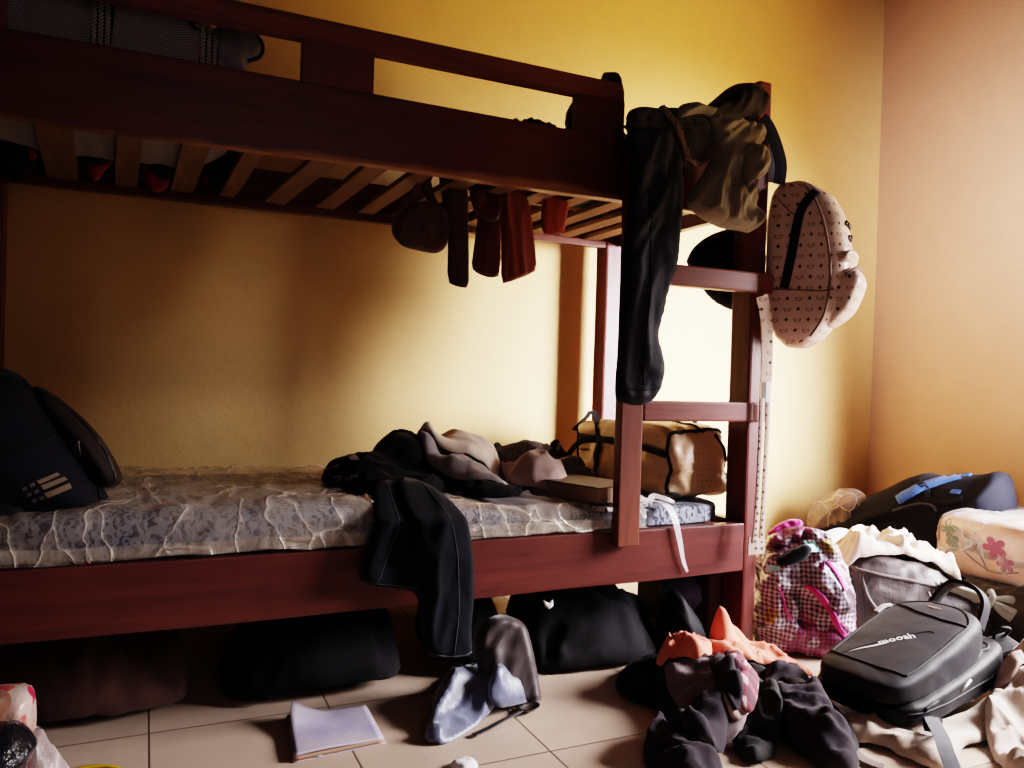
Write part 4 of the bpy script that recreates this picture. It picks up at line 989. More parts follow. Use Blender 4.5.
def kfn(x, y, z):
    h = (z+1)/2; fr = prof(.10+.36*h)[1]
    return (fr - .012 + (.010+.030*math.sin(math.pi*(.15+.55*h)))*(x+.3), .088*y, .06 + .17*h)
pk = soft('front_pocket', kfn, M_mono, mp, n=16, p=4.5)
b2 = bvh(pk)
bm = bmesh.new(); bm_tube(bm, [(.120, -.085, .205), (.142, -.06, .226), (.150, 0, .232), (.142, .06, .226), (.120, .085, .205)], .005, 8); from_bm('pocket_rim', bm, M_pipe, pk)
def lfn(x, y, z): return (.112 + .024*x + .006*z, .094*y, .258 + .022*z + .006*x)
soft('zip_flap', lfn, M_mono, mp, n=12, p=3.5)
M_stud = plain('dark_metal_studs', (.03, .02, .02), .25, .6)
for yy, zz in ((-.05, .36), (-.02, .36), (.012, .36), (-.035, .32), (.0, .32), (.03, .33)):
    p = drop(b, (.3, yy, zz), (-1, 0, 0), .003); bm = bmesh.new()
    bmesh.ops.create_uvsphere(bm, u_segments=8, v_segments=5, radius=.0075)
    for v_ in bm.verts: v_.co = Vector((v_.co.x*.6, v_.co.y, v_.co.z*1.3)) + p
    from_bm('stud', bm, M_stud, pb)
# straps (world coordinates, then hung on the bag)
def hang(o): o.matrix_parent_inverse = Matrix.LocRotScale(mp.location, mp.rotation_euler, None).inverted(); return o
hang(ribbon('shoulder_strap', [(0.048,0.04,1.442), (0.037,0.04,1.508), (0.011,0.04,1.565), (-.018,0.04,1.609), (-.039,0.04,1.63)] , .05, .010, (1, .2, -.2), M_nav, mp))
hang(ribbon('shoulder_strap', [(0.02,-.02,1.42), (0.026,-.02,1.475), (0.008,-.02,1.526), (-.021,-.02,1.575), (-.053,-.02,1.605)], .034, .008, (1, -.3, -.1), M_nav, mp))
M_web = NT('cream_patterned_strap'); v = M_web.coord(); M_web.col(M_web.mix(M_web.ramp(M_web.voro(v, 48, rnd=.35), [(.2, 1), (.26, 0)]), (.50, .38, .31), (.06, .03, .025))); M_web.set(Roughness=.6); M_web = M_web.m
hang(ribbon('hanging_strap', [(-.058,-.05,1.077), (-.045,-.05,1.037), (-.035,-.05,0.979), (-.032,-.05,0.906), (-.032,-.05,0.821)], .036, .005, (1, -.2, 0), M_mono, mp))
bk_ = hang(ribbon('buckle', [(-.037,-.053,0.826), (-.037,-.053,0.797), (-.038,-.053,0.768)], .032, .010, (1, -.2, 0), M_metal, mp, n=2)); bk_['label'] = 'dull metal strap buckle'
hang(ribbon('strap_tail', [(-.05,-.055,0.779), (-.05,-.055,0.686), (-.052,-.055,0.569), (-.055,-.055,0.452), (-.062,-.055,0.358)], .013, .007, (1, -.2, 0), M_web, mp))
hang(ribbon('strap_tail', [(-.027,-.055,0.78), (-.027,-.055,0.686), (-.029,-.055,0.568), (-.032,-.055,0.451), (-.035,-.055,0.357)], .013, .007, (1, -.2, 0), M_web, mp))
hang(ribbon('strap_end', [(-.051,-.055,0.369), (-.054,-.055,0.346), (-.053,-.055,0.322)], .052, .006, (1, -.2, .1), M_web, mp, n=2))


# ================================================================== things on the floor at the right
# ---- black laptop backpack lying on its back
M_shell = fabric('black_ballistic_nylon', (.013, .012, .0155), (.009, .008, .010), .55, weave=1400, bump=.2)
M_shell2 = fabric('black_side_nylon', (.008, .007, .009), (.005, .005, .006), .5, weave=1400)
M_white = plain('white_embroidery', (.75, .74, .74), .7)
lb = thing('backpack', 'black laptop backpack with white script, lying on its back on the floor', 'backpack', (-.11, -.615, .028), (0, 0, R(9)))
lb.scale = (1.07, 1.05, 1.08)
def wed(u): return .085 + .10*u**1.1
def lfn2(x, y, z):
    u = (x+1)/2; t = wed(u)*.62
    w = .135*(1 - .10*max(0, x)**3); return (.02 + .47*u, .135 + w*y, t*(z+1)/2 + .02*u)
body = soft('main_compartment', lfn2, M_shell2, lb, n=24, p=5.5, wr=.004, wf=9, seed=5)
def ffn(x, y, z):
    u = (x+1)/2; w = .118*(1 - .22*max(0, x-.2)**2 - .05*max(0, -x)); t = wed(u)
    return (.0 + .42*u, .132 + w*y, .045 + .02*u + (t-.035)*(z+1)/2*(1 - .10*max(0, x)**2) + .006*(1-y*y)*(z > 0))
fp = soft('front_pocket', ffn, M_shell, lb, n=26, p=5, wr=.003, wf=9, seed=6)
b = bvh(fp); D = (0, 0, -1)
seam('zip', b, [(.315, .035, .3), (.305, .09, .3), (.308, .15, .3), (.325, .20, .3), (.345, .235, .3)], D, .004, M_black, fp)
seam('piping', b, [(.06, .040, .3), (.12, .034, .3), (.24, .034, .3), (.33, .04, .3), (.385, .085, .3), (.395, .135, .3), (.385, .18, .3), (.33, .225, .3), (.24, .232, .3), (.12, .229, .3), (.06, .224, .3)], D, .0035, M_black, fp)
seam('seam', b, [(.06, .042, .3), (.054, .08, .3), (.052, .14, .3), (.054, .19, .3), (.06, .222, .3)], D, .003, M_black, fp)
ribbon('zip_pull', [drop(b, (.315, .225, .3), D, .006), drop(b, (.295, .232, .3), D, .010), drop(b, (.270, .236, .3), D, .008)], .013, .004, (0, 1, 0), plain('brushed_zip_pull', (.45, .43, .43), .5), fp)['label'] = 'dull metal zip pull'
bm = bmesh.new()
decal('', b, [(.352, .155, .3), (.358, .135, .3), (.352, .115, .3), (.346, .135, .3)], D, None, nx=4, ny=4, bm=bm, off=.003)
from_bm('badge', bm, M_metal, fp)['label'] = 'small metal diamond badge'
bm = bmesh.new()     # tapering white swoosh with the lettering on it
sw = [(.215, .085), (.195, .10), (.17, .118), (.145, .135), (.12, .150), (.095, .168), (.07, .185)]
for i in range(len(sw)-1):
    (x0, y0), (x1, y1) = sw[i], sw[i+1]; h0 = .009*(1-i/6.2); h1 = .009*(1-(i+1)/6.2)
    if i >= 3: decal('', b, [(x0-h0*.5, y0-h0*.5, .3), (x1-h1*.5, y1-h1*.5, .3), (x1+h1*.5, y1+h1*.5, .3), (x0+h0*.5, y0+h0*.5, .3)], D, None, nx=2, ny=1, bm=bm, off=.0025)
from_bm('swoosh', bm, M_white, fp)
ux, uy = Vector((.145, -.10, 0)), Vector((.10, .145, 0))
o_ = lettering('script', b, 'mooah', (.128, .143, .3), ux, uy, .031, D, M_white, fp, off=.003); o_['label'] = 'white script lettering'
seam('logo_outline', b, [(.06, .197, .3), (.12, .168, .3), (.18, .132, .3), (.235, .09, .3), (.24, .075, .3)], D, .0015, M_black, fp)
b2 = bvh(body)
seam('side_zip', b2, [(.05, -.2, .062), (.2, -.2, .08), (.34, -.2, .105), (.44, -.2, .12)], (0, 1, 0), .0045, M_black, body)
seam('side_piping', b2, [(.03, -.2, .035), (.2, -.2, .045), (.34, -.2, .06), (.46, -.2, .07)], (0, 1, 0), .003, M_black, body)
M_glint = plain('light_reflector', (.55, .53, .5), .35)
seam('side_reflector', b2, [(.225, -.2, .058), (.265, -.2, .075)], (0, 1, 0), .0035, M_glint, body)
ribbon('handle', [(.455, .075, .145), (.50, .085, .20), (.515, .125, .228), (.50, .175, .225), (.455, .20, .17)], .034, .010, (1, 0, -.4), M_shell, lb)
ribbon('shoulder_strap', [(.47, .05, .10), (.53, .03, .11), (.555, .06, .07), (.54, .11, .03)], .06, .012, (.3, 1, .3), M_shell2, lb)
tube('carabiner', [(.49, .04, .15), (.515, .03, .145), (.525, .05, .12), (.505, .06, .11), (.488, .055, .13)], .004, M_black, lb, closed=True)
M_gstrap = fabric('grey_webbing', (.060, .060, .072), (.045, .045, .055), .7, bump=.4)
ribbon('adjuster_strap', [(.10, .0, .025), (.055, -.03, .032), (.0, -.075, .034), (-.04, -.105, .030), (-.075, -.14, .010), (-.11, -.17, -.016), (-.16, -.21, -.024)], .030, .003, (1, -1.2, 0), M_gstrap, lb)['label'] = 'grey adjuster strap'
ribbon('side_buckle', [(.11, .0, .022), (.08, -.012, .022), (.055, -.03, .018)], .036, .008, (1, -1.2, 0), M_black, lb)
ribbon('adjuster_strap', [(-.01, .20, .03), (-.05, .22, .06), (-.075, .25, .05), (-.06, .28, .02)], .03, .003, (.3, 1, 0), M_shell2, lb)

# ---- chequered woven bag
n = NT('chequered_woven_plastic'); v = n.coord(); X = n.xyz(v)
def fr(o, s): return n.math('LESS_THAN', n.math('FRACT', n.math('MULTIPLY', o, s)), .5)
hor = n.math('ADD', n.math('MULTIPLY', X[0], .8), n.math('MULTIPLY', X[1], -.6))
ch = n.math('MULTIPLY', n.math('ADD', fr(n.math('ADD', hor, n.math('MULTIPLY', n.noise(v, 6), .05)), 76), fr(n.math('ADD', X[2], n.math('MULTIPLY', n.noise(v, 5), .06)), 76)), .5)
k = n.mix(n.ramp(ch, [(.1, 0), (.5, .45), (.9, 1)]), (.04, .022, .04), (.48, .42, .47))
pn = n.noise(v, 7, 2); k = n.mix(n.ramp(pn, [(.57, 0), (.60, 1)]), k, n.mix(ch, (.07, .015, .04), (.26, .05, .14)))
yl = n.voro(v, 8.5, rnd=.9); k = n.mix(n.ramp(yl, [(.20, 1), (.23, 0)]), k, n.mix(ch, (.10, .06, .02), (.42, .30, .10)))
dk = n.noise(n.coord(loc=(4, 2, 1)), 6, 2); k = n.mix(n.ramp(dk, [(.56, 0), (.60, .85)]), k, (.035, .016, .026))
n.col(k); n.set(Roughness=.42); n.bump(n.math('ADD', n.math('MULTIPLY', ch, .3), n.noise(v, 14, 4)), .5, .01); M_check = n.m
M_pink = fabric('magenta_webbing', (.48, .035, .22), (.38, .025, .17), .55, bump=.3)
M_teal = plain('teal_print', (.22, .72, .72), .5, c2=(.45, .8, .78), scale=40)
cb2 = thing('shopping_bag', 'chequered pink, black and white woven shopping bag beside the bed post', 'bag', (.20, .02, 0))
def gfn(x, y, z):
    h = (z+1)/2; s_ = 1 + .10*math.sin(h*3.1) - .14*h
    X = .135*x*s_; Y = .125*y*s_; c, s = math.cos(R(-38)), math.sin(R(-38))
    q = Vector((.20 + X*c - Y*s, .02 + X*s + Y*c, .275*h))
    q += Vector((noise.noise(q*9), noise.noise(q*9 + Vector((4, 4, 4))), noise.noise(q*9 + Vector((8, 1, 2)))))*.038*min(1, h*3)
    return q
gb = soft('body', gfn, M_check, cb2, n=30, p=4.5, wr=.024, wf=12, seed=7)
b = bvh(gb); D = Vector((.62, .79, 0))
gm = puff('open_mouth', [(0.003,-.02,0.287), (0.033,-.02,0.327), (0.111,-.02,0.344), (0.213,-.02,0.353), (0.269,-.02,0.337), (0.305,-.02,0.297), (0.316,-.02,0.252), (0.218,-.02,0.241), (0.116,-.02,0.236), (0.028,-.02,0.249)], M_check, cb2, normal=(-.6, -.7, .35), t=.045, edge=.02, am=.016, fq=16, s=.007)
bm_ = puff('mouth_shade_patch', [(0.014,-.065,0.314), (0.068,-.065,0.331), (0.131,-.065,0.343), (0.156,-.065,0.317), (0.133,-.065,0.291), (0.07,-.065,0.281), (0.023,-.065,0.29)], M_blank, cb2, normal=(-.6, -.7, .35), t=.03, edge=.015, s=.008)  # black patch stands in for the shade inside the bag
bm_['label'] = 'black patch painted as the shade inside the mouth'
puff('folded_rim', [(0.054,0.02,0.317), (0.053,0.02,0.361), (0.092,0.02,0.38), (0.148,0.02,0.387), (0.216,0.02,0.374), (0.267,0.02,0.355), (0.32,0.02,0.326), (0.313,0.02,0.288), (0.235,0.02,0.306), (0.152,0.02,0.299)], M_check, cb2, normal=(-.6, -.7, .35), t=.06, edge=.02, am=.028, fq=16, s=.007)
puff('pink_lining', [(0.094,0.06,0.357), (0.121,0.06,0.381), (0.179,0.06,0.394), (0.23,0.06,0.385), (0.244,0.06,0.361), (0.189,0.06,0.358), (0.131,0.06,0.342)], M_pink, cb2, normal=(-.6, -.7, .35), t=.03, edge=.012, am=.016, fq=22, s=.005)['label'] = 'pink lining'
strap('handle', b, [(0.074,-.15,0.225), (0.122,-.15,0.191), (0.164,-.15,0.146), (0.198,-.15,0.095), (0.216,-.15,0.07)], D, .016, M_pink, gb)['label'] = 'magenta handle'
strap('handle', b, [(0.107,-.15,0.338), (0.149,-.15,0.288), (0.183,-.15,0.251), (0.205,-.15,0.213)], D, .012, M_pink, gb)['label'] = 'magenta handle'
strap('edge_tape', b, [(-.031,-.15,0.205), (-.015,-.15,0.175), (-.003,-.15,0.146), (0.018,-.15,0.115)], D, .007, M_pink, gb)['label'] = 'magenta edge tape'
strap('edge_tape', b, [(-.111,-.15,0.274), (-.106,-.15,0.24), (-.097,-.15,0.2)], D, .006, M_white, gb)
for q in ([(-.071,-.15,0.265), (-.034,-.15,0.268), (-.008,-.15,0.255), (-.022,-.15,0.233), (-.055,-.15,0.23), (-.077,-.15,0.246)], [(0.056,-.15,0.359), (0.091,-.15,0.351), (0.124,-.15,0.325), (0.108,-.15,0.315), (0.069,-.15,0.335)]):
    P = roundout(q, 2); c_ = sum((Vector(p) for p in P), Vector())/len(P); bm = bmesh.new(); bb_ = b if q[0][2] < .2 else bvh(gm)
    rim = [bm.verts.new(drop(bb_, p, D, .003)) for p in P]; m0 = bm.verts.new(drop(bb_, c_, D, .004))
    for i in range(len(rim)): bm.faces.new((rim[i], rim[(i+1) % len(rim)], m0))
    from_bm('teal_spot', bm, M_teal, gb)['label'] = 'teal printed spot'
rootify(cb2)

# ---- brown striped sack, tied, with a cream cloth on it
n = NT('brown_striped_sackcloth'); v = n.coord(); X = n.xyz(v)
st = n.math('FRACT', n.math('ADD', n.math('MULTIPLY', X[0], 46), n.math('MULTIPLY', n.noise(v, 5), .9)))
k = n.mix(n.ramp(st, [(.12, 1), (.2, 0)]), (.042, .028, .026), (.012, .008, .008)); k = n.mix(n.ramp(n.noise(v, 8), [(.4, 0), (.7, .6)]), k, (.022, .015, .014))
n.col(k); n.set(Roughness=.55); n.bump(n.math('ADD', n.math('MULTIPLY', st, .3), n.noise(v, 16, 4)), .5, .008); M_sack = n.m
sk = thing('sack', 'brown striped sack tied in a knot, standing behind the black backpack', 'sack', (.68, .02, 0), (0, 0, R(-25)))
def kfn2(x, y, z):
    h = (z+1)/2; q = 1 - .28*h*h
    top = .245 - .07*max(0, x) - .03*x
    return (.275*x*q*(1-.1*max(0, x)), .16*y*q, top*h + .012*noise.noise(Vector((x*2, y*2, 3*z)))*h)
kb2 = soft('body', kfn2, M_sack, sk, n=32, p=4, wr=.012, wf=10, seed=9)
b = bvh(kb2)
M_sackedge = fabric('brown_seam_tape', (.07, .05, .042), (.04, .027, .024), .6)
seam('top_seam', b, [(-.22, -.3, .222), (-.10, -.3, .205), (.02, -.3, .185), (.12, -.3, .160), (.19, -.3, .135)], (0, 1, 0), .0065, M_sackedge, kb2)
seam('side_seam', b, [(-.20, -.3, .21), (-.19, -.3, .14), (-.14, -.3, .08), (-.06, -.3, .03)], (0, 1, 0), .006, M_sackedge, kb2)
seam('cord', b, [(.005, -.3, .165), (.02, -.3, .13), (.03, -.3, .09), (.03, -.3, .06)], (0, 1, 0), .002, M_glint, kb2)
seam('cord', b, [(.03, -.3, .085), (.10, -.3, .092), (.16, -.3, .10), (.21, -.3, .118)], (0, 1, 0), .003, M_sackedge, kb2)
M_tie = fabric('pale_green_sackcloth', (.30, .31, .27), (.16, .15, .13), .6)
bm = bmesh.new()
for i in range(9):
    a = -1 + 2*i/8; bm_tube(bm, [(.02+.05*abs(a), -.10+.07*a, .205-.012*i*.5), (.10, -.115+.035*a, .185-.006*i), (.16, -.13+.015*a, .165-.004*i), (.195, -.14, .150)], .009, 6, rfun=lambda t: 1-.45*t)
nk = from_bm('gathered_neck', bm, M_tie, sk); nk['label'] = 'pale green gathered neck'
tube('knot', [(.195, -.165, .165), (.19, -.155, .135), (.20, -.13, .125), (.21, -.12, .155), (.20, -.145, .175)], .010, M_tie, sk, closed=True)['label'] = 'pale green knot'
for q in ([(.20, -.15, .15), (.235, -.155, .155), (.265, -.15, .15)], [(.20, -.15, .145), (.23, -.165, .13), (.26, -.17, .115)], [(.20, -.15, .145), (.225, -.165, .115), (.25, -.175, .10)]):
    tube('knot_tail', q, .011, M_tie, sk, rfun=lambda t: .6+.7*t)
Mk = Matrix.LocRotScale(sk.location, sk.rotation_euler, None)
G3 = Ground(.2, 1.3, -.5, .6).add(kb2, Mk); G3.blob(.60, .05, .2, .16, .09, .05)
cc = drape('cloth', [Mk @ Vector(q) for q in ((-.27, -.02, 0), (-.23, -.085, 0), (-.10, -.095, 0), (0, -.085, 0), (.10, -.08, 0), (.19, -.05, 0), (.16, .06, 0), (0, .12, 0), (-.16, .12, 0), (-.26, .06, 0))], G3, M_cream, amp=.062, f=9, seed=81, th=.003, s=.008)
tag(cc, 'cream cotton cloth crumpled on top of the brown striped sack', 'cloth')
wt = puff('cloth', [(0.584,0.34,0.022), (0.605,0.34,0.226), (0.633,0.34,0.273), (0.704,0.34,0.288), (0.777,0.34,0.273), (0.815,0.34,0.156), (0.855,0.34,-.022), (0.719,0.34,-.036)], fabric('white_cotton', (.62, .58, .56), (.5, .47, .46)), None, t=.04, edge=.02, am=.018, fq=16, s=.007)
tag(wt, 'white cloth glimpsed between the chequered bag and the brown sack', 'cloth')

# ---- folded floral mattress in plastic
n = NT('floral_ticking_under_plastic'); v = n.coord(); X = n.xyz(v)
k = n.mix(n.ramp(n.noise(v, 3.5, 3), [(.35, 0), (.65, 1)]), (.50, .26, .17), (.62, .38, .28))
wv = n.noise(n.coord(loc=(3, 1, 2)), 6, 2, .5, .6)
wv2 = n.noise(n.coord(loc=(9, 5, 2)), 6.5, 2, .5, .6)
k = n.mix(n.ramp(wv2, [(.5, 0), (.75, .6)]), k, (.40, .17, .10)); br = n.wave(n.coord(rot=(.5, .3, .2)), 3, 7, 2)
k = n.mix(n.ramp(br, [(.93, 0), (.97, .8)]), k, (.10, .07, .06))
n.col(k); n.set(Roughness=.35); n.p.inputs['Coat Weight'].default_value = .7; n.p.inputs['Coat Roughness'].default_value = .2; n.bump(n.noise(v, 10, 4), .4, .01); M_flor = n.m
fm = thing('mattress', 'folded floral mattress in clear plastic at right edge, near the wall', 'mattress', (1.22, -.22, .15))
def fmf(x, y, z):
    return (1.235 + .265*x + .02*noise.noise(Vector((y*2, z, 1))), -.22 + .385*y, .262 + .108*z + .02*(x > 0)*x*(z > 0) + .008*noise.noise(Vector((x*3, y*3, z))))
ft = soft('ticking', fmf, M_flor, fm, n=26, p=7, wr=.006, wf=6)
def fmg(x, y, z):
    q = fmf(x*1.012, y*1.012, z); return Vector(q) + Vector((0, 0, .006*z))
M_film2 = film('clear_plastic_sheet', (.85, .78, .76), .12, .16, 6)
b = bvh(ft); M_leaf = plain('printed_leaf_green', (.055, .085, .05), .6); M_bloom = plain('printed_bloom_magenta', (.22, .035, .085), .6); M_vine = plain('printed_vine_brown', (.12, .07, .055), .6)
def printed(name, c, lobes, r0, r1, m, rot=0):
    bm = bmesh.new(); c = Vector(c); rim = []
    for i in range(lobes*8):
        a = 2*math.pi*i/(lobes*8); r = r0 + (r1-r0)*abs(math.cos(lobes*a/2 + rot))**.7
        rim.append(bm.verts.new(drop(b, c + Vector((0, math.cos(a)*r, math.sin(a)*r*.85)), (1, 0, 0), .002)))
    m0 = bm.verts.new(drop(b, c, (1, 0, 0), .0025))
    for i in range(len(rim)): bm.faces.new((rim[i], rim[(i+1) % len(rim)], m0))
    return from_bm(name, bm, m, ft)
printed('printed_leaf', (.9, .085, .315), 4, .012, .042, M_leaf, .4); printed('printed_leaf', (.9, .060, .270), 3, .010, .034, M_leaf); printed('printed_leaf', (.9, -.30, .25), 4, .012, .042, M_leaf)
printed('printed_flower', (.9, -.095, .285), 5, .018, .046, M_bloom, .3); printed('printed_flower', (.9, -.135, .235), 5, .014, .034, M_bloom)
for q in ([(.9, .05, .33), (.9, .0, .29), (.9, -.04, .25), (.9, -.07, .20)], [(.9, -.02, .33), (.9, -.03, .29), (.9, -.01, .25)], [(.9, .02, .25), (.9, -.03, .22), (.9, -.10, .20), (.9, -.18, .22)]):
    seam('printed_vine', b, q, (1, 0, 0), .003, M_vine, ft)
soft('plastic_cover', fmg, M_film2, fm, n=34, p=7, wr=.010, wf=9, seed=3)['label'] = 'clear plastic cover'
rootify(fm)
M_grn = fabric('dark_green_cloth', (.050, .052, .038), (.04, .018, .018), .85)
tag(heap('cloth', [(.84, -.10), (.92, -.32), (1.05, -.46), (1.40, -.48), (1.46, .05), (1.2, .16), (.95, .08)], .14, M_grn, z0=.002, edge=.10, wr=.03, wf=7, seed=41, s=.016), 'dark green and maroon cloth heaped under the floral mattress', 'cloth')
nb = thing('backpack', 'navy backpack with bright blue stripe slumped against the right wall', 'backpack', (1.2, .5, 0))
nbb = puff('body', [(1.2,0.856,0.013), (1.2,0.851,0.163), (1.2,0.796,0.246), (1.2,0.72,0.3), (1.2,0.614,0.347), (1.2,0.524,0.395), (1.2,0.439,0.448), (1.2,0.356,0.483), (1.2,0.276,0.477), (1.2,0.217,0.492), (1.2,0.152,0.493), (1.2,0.089,0.516), (1.2,0.055,0.513), (1.2,0.034,0.471), (1.2,0.016,0.378), (1.2,0.039,0.196), (1.2,0.318,-.028), (1.2,0.712,-.134)], M_navy, nb, normal=(-1, -.25, 0), t=.22, edge=.09, am=.03, fq=6, ang=15, s=.013)
b = bvh(nbb)
M_blue = fabric('bright_blue_panel', (.045, .13, .42), (.035, .09, .30), .6)
strap('blue_stripe', b, [(1,0.358,0.369), (1,0.305,0.408), (1,0.261,0.434), (1,0.186,0.471), (1,0.129,0.494)], (1, .3, 0), .034, M_blue, nbb)['label'] = 'bright blue stripe'
strap('side_strap', b, [(1,0.288,0.442), (1,0.252,0.424), (1,0.234,0.396), (1,0.182,0.385), (1,0.102,0.409)], (1, .3, 0), .02, M_black, nbb)
seam('zip', b, [(1,0.375,0.326), (1,0.285,0.365), (1,0.224,0.367), (1,0.206,0.347)], (1, .3, 0), .005, M_gstrap, nbb)
rootify(nb)
pbg = puff('plastic_bag', [(1.08,0.831,0.173), (1.08,0.823,0.256), (1.08,0.779,0.322), (1.08,0.702,0.369), (1.08,0.616,0.385), (1.08,0.563,0.367), (1.08,0.54,0.303), (1.08,0.557,0.224), (1.08,0.671,0.159)], film('thin_clear_plastic', (.6, .45, .38), .30, .15, 12), None, normal=(-1, -.35, 0), t=.12, edge=.06, am=.025, fq=12, s=.009)
tag(pbg, 'clear plastic bag puffed up beside the navy backpack in the corner', 'plastic bag')

# ---- pale clothes under the black backpack
M_ecru = fabric('ecru_cotton', (.50, .40, .33), (.38, .30, .25), .85)
G4 = Ground(-.6, 1.3, -1.2, .3)
G4.blob(.40, -.62, 0, .20, .10, .075)
tag(drape('trousers', [(-.146,-.45,0.02), (-.08,-.451,0.02), (-.071,-.514,0.02), (-.023,-.544,0.02), (0.025,-.574,0.02), (0.148,-.562,0.02), (0.256,-.552,0.02), (0.221,-.614,0.02), (0.089,-.666,0.02), (0.018,-.66,0.02), (-.063,-.709,0.02), (-.126,-.712,0.02), (-.147,-.676,0.02), (-.152,-.635,0.02), (-.153,-.583,0.02), (-.197,-.555,0.02), (-.199,-.511,0.02)], G4, M_ecru, ang=-15, amp=.03, f=10, seed=83, th=.004), 'ecru cotton trousers flattened along the front of the black backpack', 'trousers')
tag(drape('shirt', [(0.133,-.628,0.03), (0.308,-.546,0.03), (0.468,-.478,0.03), (0.6,-.45,0.03), (0.572,-.547,0.03), (0.326,-.736,0.03), (0.046,-.856,0.03), (-.027,-.836,0.03), (-.028,-.791,0.03), (0.038,-.721,0.03)], G4, M_ecru, amp=.05, f=9, seed=84), 'ecru shirt crumpled at the bottom right corner', 'shirt')
tag(drape('cloth', [(0.271,-.544,0.05), (0.523,-.413,0.05), (0.708,-.341,0.05), (0.78,-.367,0.05), (0.642,-.506,0.05), (0.434,-.578,0.05), (0.259,-.617,0.05)], G4, M_beige, amp=.045, f=9, seed=85), 'dusty grey pink cloth behind the ecru shirt, right of black backpack', 'cloth')


# ================================================================== clothes on the floor in front of the bed post
M_orange = fabric('orange_coral_cotton', (.74, .22, .14), (.62, .15, .09), .75)
M_jack = fabric('charcoal_jersey', (.026, .024, .024), (.015, .014, .015), .85)
M_mauve = fabric('mauve_fleece_lining', (.20, .14, .145), (.14, .10, .105), .95)
M_purp = fabric('dark_plum_jersey', (.030, .022, .028), (.018, .014, .018), .9)
G = Ground(-1.3, .9, -1.0, .5)
pile = [(-.528,-.055,0), (-.469,-.002,0), (-.387,0.032,0), (-.294,0.066,0), (-.236,0.027,0), (-.28,-.102,0), (-.398,-.228,0), (-.491,-.244,0), (-.543,-.199,0), (-.559,-.141,0)]
G.blob(-.42, -.14, 0, .10, .08, .035); G.blob(-.30, -.24, 0, .12, .10, .045)
tag(drape('garment', pile, G, M_blank, amp=.03, f=11, seed=51), 'black garment at the left end of the floor pile', 'garment')
jk = thing('jacket', 'charcoal hooded jacket sprawled across the middle of the floor pile', 'jacket', (-.25, -.3, 0))
drape('body', [(-.4,-.212,0.03), (-.263,-.131,0.03), (-.086,-.081,0.03), (-.034,-.184,0.03), (-.072,-.335,0.03), (-.151,-.496,0.03), (-.203,-.576,0.03), (-.276,-.609,0.03), (-.326,-.59,0.03), (-.337,-.525,0.03), (-.372,-.468,0.03), (-.415,-.418,0.03), (-.47,-.386,0.03), (-.482,-.335,0.03)], G, M_jack, jk, amp=.032, f=10, seed=52, th=.005)
drape('sleeve', [(-.185,-.245,0.06), (-.108,-.258,0.06), (-.147,-.373,0.06), (-.21,-.501,0.06), (-.256,-.605,0.06), (-.291,-.652,0.06), (-.337,-.662,0.06), (-.367,-.632,0.06), (-.368,-.572,0.06), (-.362,-.5,0.06), (-.325,-.397,0.06)], G, M_purp, jk, ang=-48, amp=.035, f=11, seed=54, th=.005, puffy=.022)
drape('hood', [(-.384,-.352,0.08), (-.293,-.319,0.08), (-.291,-.386,0.08), (-.333,-.47,0.08), (-.421,-.537,0.08), (-.49,-.552,0.08), (-.496,-.508,0.08), (-.452,-.425,0.08)], G, M_jack, jk, amp=.024, f=14, seed=55, puffy=.01, th=.005)
rootify(jk)
fl = thing('hoodie', 'dark plum hoodie with mauve fleece lining at the front of the floor pile', 'hoodie', (-.48, -.32, 0))
drape('body', [(-.508,-.199,0.03), (-.389,-.085,0.03), (-.256,-.07,0.03), (-.257,-.251,0.03), (-.358,-.394,0.03), (-.469,-.42,0.03), (-.539,-.393,0.03), (-.557,-.318,0.03)], G, M_purp, fl, amp=.018, f=11, seed=53, puffy=.008, th=.005)
drape('lining', [(-.484,-.207,0.06), (-.411,-.131,0.06), (-.361,-.134,0.06), (-.375,-.219,0.06), (-.382,-.299,0.06), (-.356,-.348,0.06), (-.366,-.394,0.06), (-.444,-.469,0.06), (-.5,-.469,0.06), (-.54,-.443,0.06), (-.568,-.422,0.06), (-.51,-.315,0.06)], G, M_mauve, fl, ang=-50, amp=.022, f=12, seed=56, th=.006, puffy=.008)['label'] = 'mauve fleece lining'
drape('cuff', [(-.688,-.42,0.03), (-.624,-.35,0.03), (-.579,-.333,0.03), (-.59,-.395,0.03), (-.593,-.476,0.03), (-.553,-.521,0.03), (-.586,-.573,0.03), (-.649,-.624,0.03), (-.706,-.61,0.03), (-.72,-.538,0.03), (-.712,-.478,0.03)], G, M_purp, fl, amp=.042, f=11, ang=-35, seed=57, th=.005, puffy=.025)
drape('sleeve', [(-.614,-.397,0.03), (-.519,-.367,0.03), (-.457,-.391,0.03), (-.466,-.443,0.03), (-.531,-.5,0.03), (-.601,-.521,0.03), (-.627,-.473,0.03)], G, M_purp, fl, amp=.03, f=12, ang=10, seed=58, th=.005, puffy=.022)
drape('turned_cuff', [(-.444,-.383,0.02), (-.393,-.385,0.02), (-.375,-.41,0.02), (-.409,-.452,0.02), (-.465,-.462,0.02), (-.484,-.445,0.02)], G, M_beige, fl, amp=.012, f=14, seed=59, s=.008)['label'] = 'pale pink turned cuff'
rootify(fl)
oc = thing('shirt', 'orange coral shirt thrown on top of the floor pile', 'shirt', (-.25, -.15, .05))
G.blob(-.205, -.10, 0, .04, .045, .16); G.blob(-.19, -.11, 0, .07, .06, .10); G.blob(-.12, -.14, 0, .10, .06, .06)
